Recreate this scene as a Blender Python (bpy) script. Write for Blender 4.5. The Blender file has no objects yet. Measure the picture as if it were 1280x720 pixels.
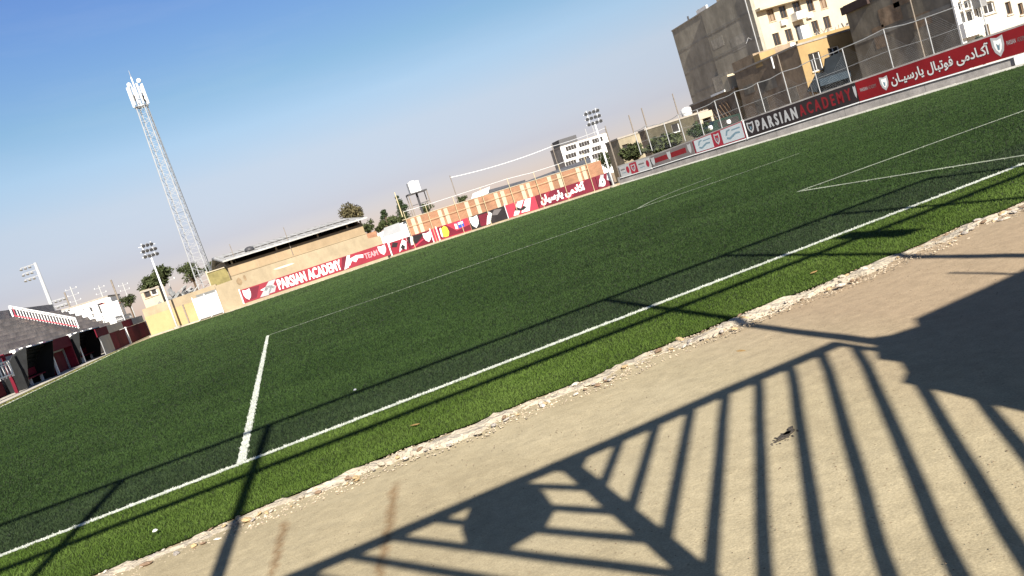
import bpy, math, random
import numpy as np
from mathutils import Vector, Matrix

random.seed(7); RNG = np.random.default_rng(7)
sc = bpy.context.scene
COL = sc.collection

# ------------------------------------------------------------------ camera
FPX, YAW, PITCH, ROLL = 975.1, 0.268718, -0.107444, -0.312787   # focal length in pixels of a 1280 wide frame
CAM = Vector((-19.2168, -7.9924, 1.6268))
_f = Vector((math.sin(YAW)*math.cos(PITCH), math.cos(YAW)*math.cos(PITCH), math.sin(PITCH)))
_r0 = Vector((math.cos(YAW), -math.sin(YAW), 0)); _u0 = _r0.cross(_f)
_r = math.cos(ROLL)*_r0 + math.sin(ROLL)*_u0; _u = -math.sin(ROLL)*_r0 + math.cos(ROLL)*_u0
cd = bpy.data.cameras.new('camera'); cam = bpy.data.objects.new('camera', cd); COL.objects.link(cam)
mw = Matrix((( _r.x, _u.x, -_f.x, CAM.x), (_r.y, _u.y, -_f.y, CAM.y), (_r.z, _u.z, -_f.z, CAM.z), (0, 0, 0, 1)))
cam.matrix_world = mw
cd.sensor_width = 36; cd.lens = FPX/1280*36; cd.clip_start = .05; cd.clip_end = 6000
sc.camera = cam

# ------------------------------------------------------------------ light
SUN_K, SUN_T = 0.06, 0.63                   # shadow heading (x per y) and tan(elevation)
ELEV = math.atan(SUN_T)
W = bpy.data.worlds.new('World'); sc.world = W; W.use_nodes = True
nt = W.node_tree; bg = nt.nodes['Background']
sky = nt.nodes.new('ShaderNodeTexSky'); sky.sky_type = 'NISHITA'; sky.sun_disc = False
sky.sun_elevation = ELEV; sky.sun_rotation = math.radians(180+3.4)
sky.altitude = 1100; sky.air_density = 1.0; sky.dust_density = 0.7; sky.ozone_density = 2.0
SKY_TINT = [(.0, (.80, .61, .66)), (.063, (.89, .69, .73)), (.13, (1.32, 1.02, .90)), (.18, (1.33, 1.21, 1.08)), (.23, (1.10, 1.19, 1.11)), (.30, (1.0, 1.16, 1.30)), (.41, (.92, 1.09, 1.54)), (.75, (.58, .63, .64))]
# thin level streaks of high cloud low over the horizon, all the way round
tc = nt.nodes.new('ShaderNodeTexCoord'); mp = nt.nodes.new('ShaderNodeMapping'); mp.inputs['Scale'].default_value = (2.2, 2.2, 16)
nz = nt.nodes.new('ShaderNodeTexNoise'); nz.inputs['Scale'].default_value = 1.6; nz.inputs['Detail'].default_value = 7; nz.inputs['Roughness'].default_value = .6
cr = nt.nodes.new('ShaderNodeValToRGB'); cr.color_ramp.elements[0].position = .53; cr.color_ramp.elements[1].position = .8
cr.color_ramp.elements[1].color = (.05, .05, .05, 1)
mx = nt.nodes.new('ShaderNodeMixRGB'); mx.inputs['Color2'].default_value = (9, 8.6, 8.6, 1)
nt.links.new(tc.outputs['Generated'], mp.inputs['Vector']); nt.links.new(mp.outputs['Vector'], nz.inputs['Vector'])
nt.links.new(nz.outputs['Fac'], cr.inputs['Fac']); nt.links.new(cr.outputs['Color'], mx.inputs['Fac'])
sz = nt.nodes.new('ShaderNodeSeparateXYZ'); nt.links.new(tc.outputs['Generated'], sz.inputs[0])
# dusty summer air: lavender-grey towards the horizon, deeper blue above, dimmed overhead to darken the shadows, the same all the way round
hr = nt.nodes.new('ShaderNodeValToRGB'); hr.color_ramp.interpolation = 'LINEAR'
while len(hr.color_ramp.elements) < len(SKY_TINT): hr.color_ramp.elements.new(.5)
for e_, (p_, c_) in zip(hr.color_ramp.elements, SKY_TINT): e_.position = p_; e_.color = (*c_, 1)
nt.links.new(sz.outputs['Z'], hr.inputs['Fac'])
gm = nt.nodes.new('ShaderNodeMixRGB'); gm.blend_type = 'MULTIPLY'; gm.inputs['Fac'].default_value = 1
nt.links.new(sky.outputs['Color'], gm.inputs['Color1']); nt.links.new(hr.outputs['Color'], gm.inputs['Color2'])
nt.links.new(gm.outputs['Color'], mx.inputs['Color1']); nt.links.new(mx.outputs['Color'], bg.inputs['Color'])
bg.inputs['Strength'].default_value = 0.05
sd = bpy.data.lights.new('sun', 'SUN'); sd.energy = 5.0; sd.angle = math.radians(.5); sd.color = (1, .93, .82)
so = bpy.data.objects.new('sun', sd); COL.objects.link(so); so.location = (-25, -60, 60)
_d = Vector((SUN_K, 1, 0)).normalized()*math.cos(ELEV) + Vector((0, 0, -math.sin(ELEV)))
so.rotation_euler = _d.to_track_quat('-Z', 'Y').to_euler()
sc.view_settings.view_transform = 'Standard'; sc.view_settings.look = 'None'
sc.view_settings.exposure = 1.1; sc.view_settings.gamma = 1

# ------------------------------------------------------------------ pixel helpers (1280x720 photo -> place)
def ray(x, y): return _f + _r*((x-640)/FPX) + _u*((360-y)/FPX)
def gp(x, y, z=0):
    d = ray(x, y); return CAM + d*((z-CAM.z)/d.z)
def wp(x, y, A, B):
    d = ray(x, y); n = Vector((-(B[1]-A[1]), B[0]-A[0], 0)); a = Vector((A[0], A[1], 0))
    return CAM + d*(n.dot(a-CAM)/n.dot(d))
def xp(x, y, X): d = ray(x, y); return CAM + d*((X-CAM.x)/d.x)
def yp(x, y, Y): d = ray(x, y); return CAM + d*((Y-CAM.y)/d.y)
def dp(x, y, dist):
    d = ray(x, y); return CAM + d*(dist/math.hypot(d.x, d.y))
def zat(x, y, P): return dp(x, y, math.hypot(P[0]-CAM.x, P[1]-CAM.y)).z

# ------------------------------------------------------------------ materials
MATS = {}
def pm(name, c, rough=.75, var=.15, scale=3., bump=.15, bscale=None, metal=0., c2=None, stretch=(1, 1, 1), spec=.3, stain=0., island=0.):
    if name in MATS: return MATS[name]
    m = bpy.data.materials.new(name); m.use_nodes = True; t = m.node_tree; N = t.nodes; L = t.links
    b = N['Principled BSDF']; b.inputs['Roughness'].default_value = rough; b.inputs['Metallic'].default_value = metal
    b.inputs['Specular IOR Level'].default_value = spec
    g = N.new('ShaderNodeNewGeometry'); mp = N.new('ShaderNodeMapping'); mp.inputs['Scale'].default_value = stretch
    L.new(g.outputs['Position'], mp.inputs['Vector'])
    n1 = N.new('ShaderNodeTexNoise'); n1.inputs['Scale'].default_value = scale; n1.inputs['Detail'].default_value = 6; n1.inputs['Roughness'].default_value = .65
    L.new(mp.outputs['Vector'], n1.inputs['Vector'])
    r = N.new('ShaderNodeValToRGB'); r.color_ramp.elements[0].position = .3; r.color_ramp.elements[1].position = .7
    c2 = c2 or tuple(min(1, k*(1+var)) for k in c); c1 = tuple(k*(1-var) for k in c)
    r.color_ramp.elements[0].color = (*c1, 1); r.color_ramp.elements[1].color = (*c2, 1)
    L.new(n1.outputs['Fac'], r.inputs['Fac']); out = r.outputs['Color']
    if stain:
        n3 = N.new('ShaderNodeTexNoise'); n3.inputs['Scale'].default_value = .45; n3.inputs['Detail'].default_value = 8; n3.inputs['Roughness'].default_value = .7
        m3 = N.new('ShaderNodeMapping'); m3.inputs['Scale'].default_value = (1, 1, .45); L.new(g.outputs['Position'], m3.inputs['Vector']); L.new(m3.outputs['Vector'], n3.inputs['Vector'])
        r3 = N.new('ShaderNodeValToRGB'); r3.color_ramp.elements[0].position = .42; r3.color_ramp.elements[1].position = .62
        r3.color_ramp.elements[0].color = (1-stain,)*3+(1,); r3.color_ramp.elements[1].color = (1, 1, 1, 1)
        L.new(n3.outputs['Fac'], r3.inputs['Fac'])
        mm = N.new('ShaderNodeMixRGB'); mm.blend_type = 'MULTIPLY'; mm.inputs['Fac'].default_value = 1
        L.new(out, mm.inputs['Color1']); L.new(r3.outputs['Color'], mm.inputs['Color2']); out = mm.outputs['Color']
    if island:
        hs = N.new('ShaderNodeHueSaturation'); mr = N.new('ShaderNodeMapRange'); mr.inputs['To Min'].default_value = 1-island; mr.inputs['To Max'].default_value = 1+island
        L.new(g.outputs['Random Per Island'], mr.inputs['Value']); L.new(mr.outputs['Result'], hs.inputs['Value']); L.new(out, hs.inputs['Color']); out = hs.outputs['Color']
    L.new(out, b.inputs['Base Color'])
    if bump:
        n2 = N.new('ShaderNodeTexNoise'); n2.inputs['Scale'].default_value = bscale or scale*8; n2.inputs['Detail'].default_value = 5
        L.new(g.outputs['Position'], n2.inputs['Vector'])
        bp = N.new('ShaderNodeBump'); bp.inputs['Strength'].default_value = bump; bp.inputs['Distance'].default_value = .03
        L.new(n2.outputs['Fac'], bp.inputs['Height']); L.new(bp.outputs['Normal'], b.inputs['Normal'])
    MATS[name] = m; return m

def glass(name, c=(.03, .035, .04)):
    m = pm(name, c, rough=.08, var=.3, scale=.6, bump=0, spec=.6); return m

STREAKS = [(tuple(gp(494, 596).xy), tuple(gp(470, 735).xy), .055), (tuple(gp(356, 645).xy), tuple(gp(338, 725).xy), .05)]
def sand_material():
    m = bpy.data.materials.new('packed_sand'); m.use_nodes = True; t = m.node_tree; N = t.nodes; L = t.links; b = N['Principled BSDF']
    b.inputs['Roughness'].default_value = .95; b.inputs['Specular IOR Level'].default_value = .12
    g = N.new('ShaderNodeNewGeometry')
    def noise(s, d=6, r=.6, st=None):
        n = N.new('ShaderNodeTexNoise'); n.inputs['Scale'].default_value = s; n.inputs['Detail'].default_value = d; n.inputs['Roughness'].default_value = r
        if st:
            q = N.new('ShaderNodeMapping'); q.inputs['Scale'].default_value = st; L.new(g.outputs['Position'], q.inputs['Vector']); L.new(q.outputs['Vector'], n.inputs['Vector'])
        else: L.new(g.outputs['Position'], n.inputs['Vector'])
        return n
    def ramp(src, a, b_, ca, cb):
        r = N.new('ShaderNodeValToRGB'); r.color_ramp.elements[0].position = a; r.color_ramp.elements[1].position = b_
        r.color_ramp.elements[0].color = (*ca, 1); r.color_ramp.elements[1].color = (*cb, 1); L.new(src, r.inputs['Fac']); return r.outputs['Color']
    def mix(a, b_, f=1, mode='MULTIPLY'):
        q = N.new('ShaderNodeMixRGB'); q.blend_type = mode
        if isinstance(f, (int, float)): q.inputs['Fac'].default_value = f
        else: L.new(f, q.inputs['Fac'])
        L.new(a, q.inputs['Color1']); L.new(b_, q.inputs['Color2']); return q.outputs['Color']
    big = ramp(noise(.55, 5).outputs['Fac'], .35, .68, (.385, .328, .215), (.45, .392, .268))
    # the soil grows redder and looser towards the fence end of the path
    sx = N.new('ShaderNodeSeparateXYZ'); L.new(g.outputs['Position'], sx.inputs['Vector'])
    mr = N.new('ShaderNodeMapRange'); mr.inputs['From Min'].default_value = -16.6; mr.inputs['From Max'].default_value = -15.2; L.new(sx.outputs['X'], mr.inputs['Value'])
    red = N.new('ShaderNodeRGB'); red.outputs[0].default_value = (.385, .30, .205, 1)
    big = mix(big, red.outputs[0], mr.outputs['Result'], 'MIX')
    mid = ramp(noise(9, 6, .7).outputs['Fac'], .35, .7, (.84, .83, .81), (1.05, 1.04, 1.02))
    fine = ramp(noise(110, 4, .7).outputs['Fac'], .33, .7, (.74, .73, .72), (1.12, 1.12, 1.12))
    out = mix(mix(big, mid), fine)
    # dark grit
    v = N.new('ShaderNodeTexVoronoi'); v.inputs['Scale'].default_value = 17; v.inputs['Randomness'].default_value = 1; L.new(g.outputs['Position'], v.inputs['Vector'])
    out = mix(out, ramp(v.outputs['Distance'], .06, .13, (.55, .5, .46), (1, 1, 1)), .7)
    # damp stains with their own shapes
    out = mix(out, ramp(noise(1.3, 7, .75, (1, .8, 1)).outputs['Fac'], .69, .74, (1, 1, 1), (.66, .6, .55)))
    def M_(op, a, b_=None):
        q = N.new('ShaderNodeMath'); q.operation = op; q.use_clamp = False
        for i_, v_ in enumerate((a, b_)):
            if v_ is None: continue
            if isinstance(v_, (int, float)): q.inputs[i_].default_value = v_
            else: L.new(v_, q.inputs[i_])
        return q.outputs[0]
    wob = M_('MULTIPLY', M_('SUBTRACT', noise(7, 4).outputs['Fac'], .5), .12)
    brown = N.new('ShaderNodeRGB'); brown.outputs[0].default_value = (.62, .50, .42, 1)
    for (x0_, y0_), (x1_, y1_), w_ in STREAKS:      # straight brown streaks with wobbly edges
        t_ = M_('DIVIDE', M_('SUBTRACT', sx.outputs['Y'], y0_), y1_-y0_)
        dx = M_('ABSOLUTE', M_('ADD', wob, M_('SUBTRACT', sx.outputs['X'], M_('ADD', x0_, M_('MULTIPLY', t_, x1_-x0_)))))
        mr1 = N.new('ShaderNodeMapRange'); mr1.inputs['From Min'].default_value = w_; mr1.inputs['From Max'].default_value = 0; L.new(dx, mr1.inputs['Value'])
        mr2 = N.new('ShaderNodeMapRange'); mr2.inputs['From Min'].default_value = .5; mr2.inputs['From Max'].default_value = .38; L.new(M_('ABSOLUTE', M_('SUBTRACT', t_, .5)), mr2.inputs['Value'])
        out = mix(out, mix(out, brown.outputs[0]), M_('MULTIPLY', M_('MULTIPLY', mr1.outputs['Result'], mr2.outputs['Result']), .9), 'MIX')
    L.new(out, b.inputs['Base Color'])
    bp = N.new('ShaderNodeBump'); bp.inputs['Strength'].default_value = .35; bp.inputs['Distance'].default_value = .008; L.new(noise(60, 6, .7).outputs['Fac'], bp.inputs['Height'])
    b2 = N.new('ShaderNodeBump'); b2.inputs['Strength'].default_value = .3; b2.inputs['Distance'].default_value = .03; L.new(noise(6, 4).outputs['Fac'], b2.inputs['Height'])
    L.new(b2.outputs['Normal'], bp.inputs['Normal']); L.new(bp.outputs['Normal'], b.inputs['Normal'])
    return m

def turf_material(name, blade):
    """artificial turf: darker carpet inside the goal line, a darker, greyer lane along it, a brighter strip of carpet outside"""
    m = bpy.data.materials.new(name); m.use_nodes = True; t = m.node_tree; N = t.nodes; L = t.links; b = N['Principled BSDF']
    b.inputs['Roughness'].default_value = .55 if blade else .9; b.inputs['Specular IOR Level'].default_value = .18 if blade else .05
    g = N.new('ShaderNodeNewGeometry'); sx = N.new('ShaderNodeSeparateXYZ'); L.new(g.outputs['Position'], sx.inputs['Vector'])
    def noise(s, d=5, r=.6, st=(1, 1, 1)):
        n = N.new('ShaderNodeTexNoise'); n.inputs['Scale'].default_value = s; n.inputs['Detail'].default_value = d; n.inputs['Roughness'].default_value = r
        q = N.new('ShaderNodeMapping'); q.inputs['Scale'].default_value = st; L.new(g.outputs['Position'], q.inputs['Vector']); L.new(q.outputs['Vector'], n.inputs['Vector']); return n.outputs['Fac']
    def ramp(src, a, b_, ca, cb):
        r = N.new('ShaderNodeValToRGB'); r.color_ramp.elements[0].position = a; r.color_ramp.elements[1].position = b_
        r.color_ramp.elements[0].color = (*ca, 1); r.color_ramp.elements[1].color = (*cb, 1); L.new(src, r.inputs['Fac']); return r.outputs['Color']
    def mix(a, b_, f, mode='MIX'):
        q = N.new('ShaderNodeMixRGB'); q.blend_type = mode
        if isinstance(f, (int, float)): q.inputs['Fac'].default_value = f
        else: L.new(f, q.inputs['Fac'])
        L.new(a, q.inputs['Color1']); L.new(b_, q.inputs['Color2']); return q.outputs['Color']
    def mrange(src, a, b_):
        q = N.new('ShaderNodeMapRange'); q.inputs['From Min'].default_value = a; q.inputs['From Max'].default_value = b_; L.new(src, q.inputs['Value']); return q.outputs['Result']
    k = 1.0 if blade else .62
    S = lambda c: tuple(x*k for x in c)
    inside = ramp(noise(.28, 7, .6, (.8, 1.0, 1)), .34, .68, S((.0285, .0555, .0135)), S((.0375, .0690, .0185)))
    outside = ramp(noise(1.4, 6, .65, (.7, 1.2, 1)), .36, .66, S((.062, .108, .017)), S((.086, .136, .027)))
    goal_lane = ramp(noise(5, 5), .35, .65, S((.0255, .043, .018)), S((.034, .056, .022)))  # darker, greyer turf band just inside the goal line
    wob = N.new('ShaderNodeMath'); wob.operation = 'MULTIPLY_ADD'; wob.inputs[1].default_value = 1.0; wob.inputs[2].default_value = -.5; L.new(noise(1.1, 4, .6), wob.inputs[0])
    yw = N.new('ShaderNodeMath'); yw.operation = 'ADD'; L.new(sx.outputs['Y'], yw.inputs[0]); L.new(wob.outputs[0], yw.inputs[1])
    c = mix(goal_lane, inside, mrange(yw.outputs[0], 1.1, 1.9))
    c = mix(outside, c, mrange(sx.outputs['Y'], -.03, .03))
    far = mrange(sx.outputs['Y'], 10, 45)      # carpet colour turns gradually paler towards the far half
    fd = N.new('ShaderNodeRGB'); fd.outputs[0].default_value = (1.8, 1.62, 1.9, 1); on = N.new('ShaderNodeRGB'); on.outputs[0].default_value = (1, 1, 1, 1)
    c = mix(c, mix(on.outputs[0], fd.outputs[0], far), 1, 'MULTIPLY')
    mot = ramp(noise(.9, 6, .6, (.55, 1.1, 1)), .35, .65, (.80, .81, .80), (1.12, 1.11, 1.12)); c = mix(c, mot, 1, 'MULTIPLY')
    # dry yellowish margin past the left touchline
    yl = ramp(noise(2, 4), .3, .7, S((.16, .16, .045)), S((.22, .21, .07)))
    c = mix(yl, c, mrange(sx.outputs['X'], -31.48, -31.42))
    fine = ramp(noise(14 if not blade else 5, 6, .75, (.8, 1.5, 1)), .3, .7, (.80, .81, .79), (1.13, 1.12, 1.13))
    c = mix(c, fine, 1, 'MULTIPLY')
    if blade:
        va = N.new('ShaderNodeVectorMath'); va.operation = 'MULTIPLY_ADD'; va.inputs[1].default_value = (.4, .4, .4); va.inputs[2].default_value = (0, 0, .8); L.new(g.outputs['Normal'], va.inputs[0])
        vn = N.new('ShaderNodeVectorMath'); vn.operation = 'NORMALIZE'; L.new(va.outputs[0], vn.inputs[0]); L.new(vn.outputs[0], b.inputs['Normal'])
        hs = N.new('ShaderNodeHueSaturation'); mr = N.new('ShaderNodeMapRange'); mr.inputs['To Min'].default_value = .84; mr.inputs['To Max'].default_value = 1.18
        L.new(g.outputs['Random Per Island'], mr.inputs['Value']); L.new(mr.outputs['Result'], hs.inputs['Value']); L.new(c, hs.inputs['Color']); c = hs.outputs['Color']
    L.new(c, b.inputs['Base Color'])
    if not blade:
        bp = N.new('ShaderNodeBump'); bp.inputs['Strength'].default_value = .8; bp.inputs['Distance'].default_value = .04; L.new(noise(40, 6, .7), bp.inputs['Height']); L.new(bp.outputs['Normal'], b.inputs['Normal'])
    return m

# ------------------------------------------------------------------ mesh helpers
OFF = {}
class MB:
    def __init__(s): s.v = []; s.f = []
    def poly(s, pts):
        n = len(s.v); s.v += [tuple(p) for p in pts]; s.f.append(tuple(range(n, n+len(pts)))); return s
    def hexa(s, p):            # 8 corners: bottom ring then top ring
        n = len(s.v); s.v += [tuple(q) for q in p]
        s.f += [tuple(n+i for i in q) for q in ((3, 2, 1, 0), (4, 5, 6, 7), (0, 1, 5, 4), (1, 2, 6, 5), (2, 3, 7, 6), (3, 0, 4, 7))]; return s
    def box(s, a, b):
        x0, y0, z0 = a; x1, y1, z1 = b
        return s.hexa([(x0, y0, z0), (x1, y0, z0), (x1, y1, z0), (x0, y1, z0), (x0, y0, z1), (x1, y0, z1), (x1, y1, z1), (x0, y1, z1)])
    def obox(s, O, U, V, Wv):  # corner + three edge vectors
        O = Vector(O); U = Vector(U); V = Vector(V); Wv = Vector(Wv)
        return s.hexa([O, O+U, O+U+V, O+V, O+Wv, O+U+Wv, O+U+V+Wv, O+V+Wv])
    def prism(s, pts, ext):
        pts = [Vector(p) for p in pts]; e = Vector(ext); n = len(s.v); k = len(pts)
        s.v += [tuple(p) for p in pts]+[tuple(p+e) for p in pts]
        s.f += [tuple(range(n+k-1, n-1, -1)), tuple(range(n+k, n+2*k))]
        s.f += [(n+i, n+(i+1) % k, n+k+(i+1) % k, n+k+i) for i in range(k)]; return s
    def tube(s, a, b, r, r2=None, n=8):
        a = Vector(a); b = Vector(b); r2 = r if r2 is None else r2; d = (b-a).normalized()
        u = d.orthogonal().normalized(); w = d.cross(u); m = len(s.v)
        for P, R in ((a, r), (b, r2)):
            for i in range(n):
                t = 2*math.pi*i/n; s.v.append(tuple(P+u*(R*math.cos(t))+w*(R*math.sin(t))))
        s.f += [(m+i, m+(i+1) % n, m+n+(i+1) % n, m+n+i) for i in range(n)]
        s.f += [tuple(range(m+n-1, m-1, -1)), tuple(range(m+n, m+2*n))]; return s
    def bar(s, a, b, w, h=None):   # square bar
        a = Vector(a); b = Vector(b); h = h or w; d = (b-a).normalized()
        u = d.cross(Vector((0, 0, 1)));
        if u.length < .01: u = Vector((1, 0, 0))
        u.normalize(); v = u.cross(d)
        O = a-u*w/2-v*h/2
        return s.hexa([O, O+u*w, O+u*w+v*h, O+v*h, O+(b-a), O+u*w+(b-a), O+u*w+v*h+(b-a), O+v*h+(b-a)])
    def path(s, pts, r, n=6):
        for a, b in zip(pts[:-1], pts[1:]): s.tube(a, b, r, n=n)
        return s
    def lathe(s, c, prof, n=16):
        m = len(s.v); k = len(prof)
        for r, z in prof:
            for i in range(n):
                t = 2*math.pi*i/n; s.v.append((c[0]+r*math.cos(t), c[1]+r*math.sin(t), c[2]+z))
        for j in range(k-1):
            s.f += [(m+j*n+i, m+j*n+(i+1) % n, m+(j+1)*n+(i+1) % n, m+(j+1)*n+i) for i in range(n)]
        s.f += [tuple(range(m+n-1, m-1, -1)), tuple(range(m+(k-1)*n, m+k*n))]; return s
    def build(s, name, mat, parent=None, smooth=False, kind=None):
        me = bpy.data.meshes.new(name)
        if parent is not None: o0 = OFF[parent.name]
        else:
            A = np.array(s.v); o0 = (float((A[:, 0].min()+A[:, 0].max())/2), float((A[:, 1].min()+A[:, 1].max())/2), float(A[:, 2].min()))
        me.from_pydata([(x-o0[0], y-o0[1], z-o0[2]) for x, y, z in s.v], [], s.f); me.materials.append(mat)
        if smooth:
            for q in me.polygons: q.use_smooth = True
        me.update()
        o = bpy.data.objects.new(name, me); COL.objects.link(o)
        if parent is not None: o.parent = parent
        else: o.location = o0
        OFF[o.name] = o0
        if kind: o['kind'] = kind
        return o
def tag(o, label, cat, group=None):
    o['label'] = label; o['category'] = cat
    if group: o['group'] = group
    return o
def thing(name, label, cat, loc, group=None):
    o = bpy.data.objects.new(name, None); COL.objects.link(o); o.location = loc; o.empty_display_size = .3
    OFF[o.name] = tuple(loc); return tag(o, label, cat, group)
def struct(o): o['kind'] = 'structure'; return o

def facade(mb, O, U, N, w, h, holes, depth=.2):
    """a wall face at O (lower left seen from outside), U along, N outwards; holes = (u0,v0,u1,v1) are real recesses"""
    O = Vector(O); U = Vector(U); N = Vector(N); Z = Vector((0, 0, 1))
    us = sorted({0, w, *[q[0] for q in holes], *[q[2] for q in holes]}); vs = sorted({0, h, *[q[1] for q in holes], *[q[3] for q in holes]})
    P = lambda u, v, d=0: O+U*u+Z*v-N*d
    for i in range(len(us)-1):
        for j in range(len(vs)-1):
            cu = (us[i]+us[i+1])/2; cv = (vs[j]+vs[j+1])/2
            if any(a < cu < c and b < cv < d for a, b, c, d in holes): continue
            mb.poly([P(us[i], vs[j]), P(us[i+1], vs[j]), P(us[i+1], vs[j+1]), P(us[i], vs[j+1])])
    for a, b, c, d in holes:
        for (u0, v0), (u1, v1) in (((a, b), (c, b)), ((c, b), (c, d)), ((c, d), (a, d)), ((a, d), (a, b))):
            mb.poly([P(u0, v0), P(u0, v0, depth), P(u1, v1, depth), P(u1, v1)])

def window(root, O, U, N, hole, frame_mat, pane_mat, depth=.16, fw=.07, mull=1, sill=None, name='window'):
    O = Vector(O); U = Vector(U); N = Vector(N); Z = Vector((0, 0, 1)); a, b, c, d = hole
    f = MB(); P = lambda u, v, dd: O+U*u+Z*v-N*dd
    e = .003
    for (u0, v0, u1, v1) in ((a+e, b+e, a+fw, d-e), (c-fw, b+e, c-e, d-e), (a+fw, b+e, c-fw, b+fw), (a+fw, d-fw, c-fw, d-e)):
        f.obox(P(u0, v0, depth), U*(u1-u0), N*.05, Z*(v1-v0))
    for i in range(mull):
        u = a+(c-a)*(i+1)/(mull+1); f.obox(P(u-.025, b+fw, depth), U*.05, N*.045, Z*(d-b-2*fw))
    w = f.build(name, frame_mat, root)
    MB().obox(P(a+e, b+e, depth+.03), U*(c-a-2*e), N*.02, Z*(d-b-2*e)).build('pane', pane_mat, w)
    if sill is not None: MB().obox(P(a-.08, b-.09, .01), U*(c-a+.16), N*.1, Z*.085).build('sill', sill, w)
    return w

# text -> flat polygons
_tc = {}
def text_geo(body, bold=.0):
    key = (body, bold)
    if key in _tc: return _tc[key]
    c = bpy.data.curves.new('t', 'FONT'); c.body = body; c.offset = bold; c.resolution_u = 3
    o = bpy.data.objects.new('t', c); COL.objects.link(o); dg = bpy.context.evaluated_depsgraph_get(); dg.update()
    me = o.evaluated_get(dg).to_mesh(); V = np.array([v.co[:2] for v in me.vertices]); Fs = [tuple(p.vertices) for p in me.polygons]
    o.evaluated_get(dg).to_mesh_clear(); bpy.data.objects.remove(o); bpy.data.curves.remove(c)
    V = V-V.min(0); _tc[key] = (V, Fs, V.max(0)); return _tc[key]

class Board:
    """advertising board on a vertical plane; u runs left to right as seen from the pitch, v is height"""
    def __init__(s, A, B, N=None):
        s.A = Vector((A[0], A[1], 0)); d = Vector((B[0]-A[0], B[1]-A[1], 0)); s.L = d.length; s.U = d.normalized()
        n = Vector((s.U.y, -s.U.x, 0)); s.N = n if n.dot(Vector((CAM.x, CAM.y, 0))-s.A) > 0 else -n
    def uv(s, x, y):
        p = wp(x, y, s.A, s.A+s.U); return ((p-s.A).dot(s.U), p.z)
    def P(s, u, v, d=0): return s.A+s.U*u+s.N*d+Vector((0, 0, v))
    def slab(s, name, mat, quad, d0, d1, parent):     # quad = ((u,v) x n) prism from depth d0 to d1
        return MB().prism([s.P(u, v, d0) for u, v in quad], s.N*(d1-d0)).build(name, mat, parent)
    def prints(s, name, mat, polys, d, parent):
        for q in polys: o = MB().poly([s.P(u, v, d) for u, v in q]).build(name, mat, parent)
        return o
    def text(s, body, mat, u0, u1, v0, v1, d, parent, bold=.0, name='lettering', fn=None, fat=0):
        V, Fs, mxx = text_geo(body, bold); m = MB(); 
        fu = (u1-u0)/mxx[0]; fv = (v1-v0)/mxx[1]
        for ci, (ou, ov) in enumerate(((0, 0),)+(((-fat, 0), (fat, 0), (0, fat*.6), (0, -fat*.6)) if fat else ())):
            b0 = len(m.v)
            for x, y in V: m.v.append(tuple(s.P(u0+x*fu+ou, v0+y*fv+ov+(fn(u0+x*fu) if fn else 0), d+.0006*ci)))
            m.f += [tuple(b0+i for i in q) for q in Fs]
        return m.build(name, mat, parent)
def shield(u, v, w, h):
    pts = [(-.5, .5), (0, .42), (.5, .5), (.5, .05), (.36, -.25), (0, -.5), (-.36, -.25), (-.5, .05)]
    return [(u+a*w, v+b*h) for a, b in pts]

# ================================================================== ground, pitch
SAND = sand_material()
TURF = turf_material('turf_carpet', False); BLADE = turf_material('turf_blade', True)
PAINT = pm('line_paint', (.46, .50, .41), rough=.85, var=.15, c2=(.68, .70, .64), scale=26, bump=.4, bscale=70, stain=.15)
CONC = pm('pale_concrete', (.42, .375, .305), rough=.9, var=.18, scale=4, bump=.5, bscale=25, stain=.25)
GREYC = pm('grey_concrete', (.30, .285, .275), rough=.9, var=.18, scale=2.5, bump=.4, bscale=22, stain=.3)
TAN = pm('tan_plaster', (.335, .25, .155), rough=.92, var=.1, scale=1.5, bump=.3, bscale=14, stain=.14)
TAN2 = pm('pale_tan_plaster', (.355, .285, .19), rough=.92, var=.12, scale=1.2, bump=.3, bscale=14, stain=.18)
WHITE = pm('white_paint', (.78, .78, .76), rough=.5, var=.06, scale=3, bump=.05, stain=.1)
WHITEM = pm('white_metal', (.72, .73, .74), rough=.4, var=.06, scale=3, bump=.03)
GREYM = pm('galvanised_steel', (.38, .385, .39), rough=.45, var=.15, scale=6, bump=.05, metal=.3)
DARKM = pm('dark_steel', (.05, .05, .055), rough=.5, var=.2, scale=6, bump=.05)
RUSTY = pm('dull_pipe', (.20, .17, .14), rough=.6, var=.25, scale=8, bump=.1)
YPIPE = pm('pale_yellow_pipe', (.55, .46, .28), rough=.55, var=.1, scale=6, bump=.05)
CREAM = pm('cream_plaster', (.50, .43, .31), rough=.9, var=.07, scale=1.2, bump=.2, bscale=12, stain=.12)
BLACK = pm('black_plastic', (.012, .013, .014), rough=.35, var=.3, scale=3, bump=.04)
MAROON = pm('maroon_paint', (.15, .012, .026), spec=.1, rough=.8, var=.2, scale=2, bump=.08, stain=.2)
MAROON2 = pm('brown_maroon_paint', (.115, .024, .030), spec=.08, rough=.85, var=.2, scale=2, bump=.08, stain=.2)

g = MB(); g.poly([(-1500, -1500, -.06), (1500, -1500, -.06), (1500, 2500, -.06), (-1500, 2500, -.06)])
struct(g.build('ground', SAND))
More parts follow.
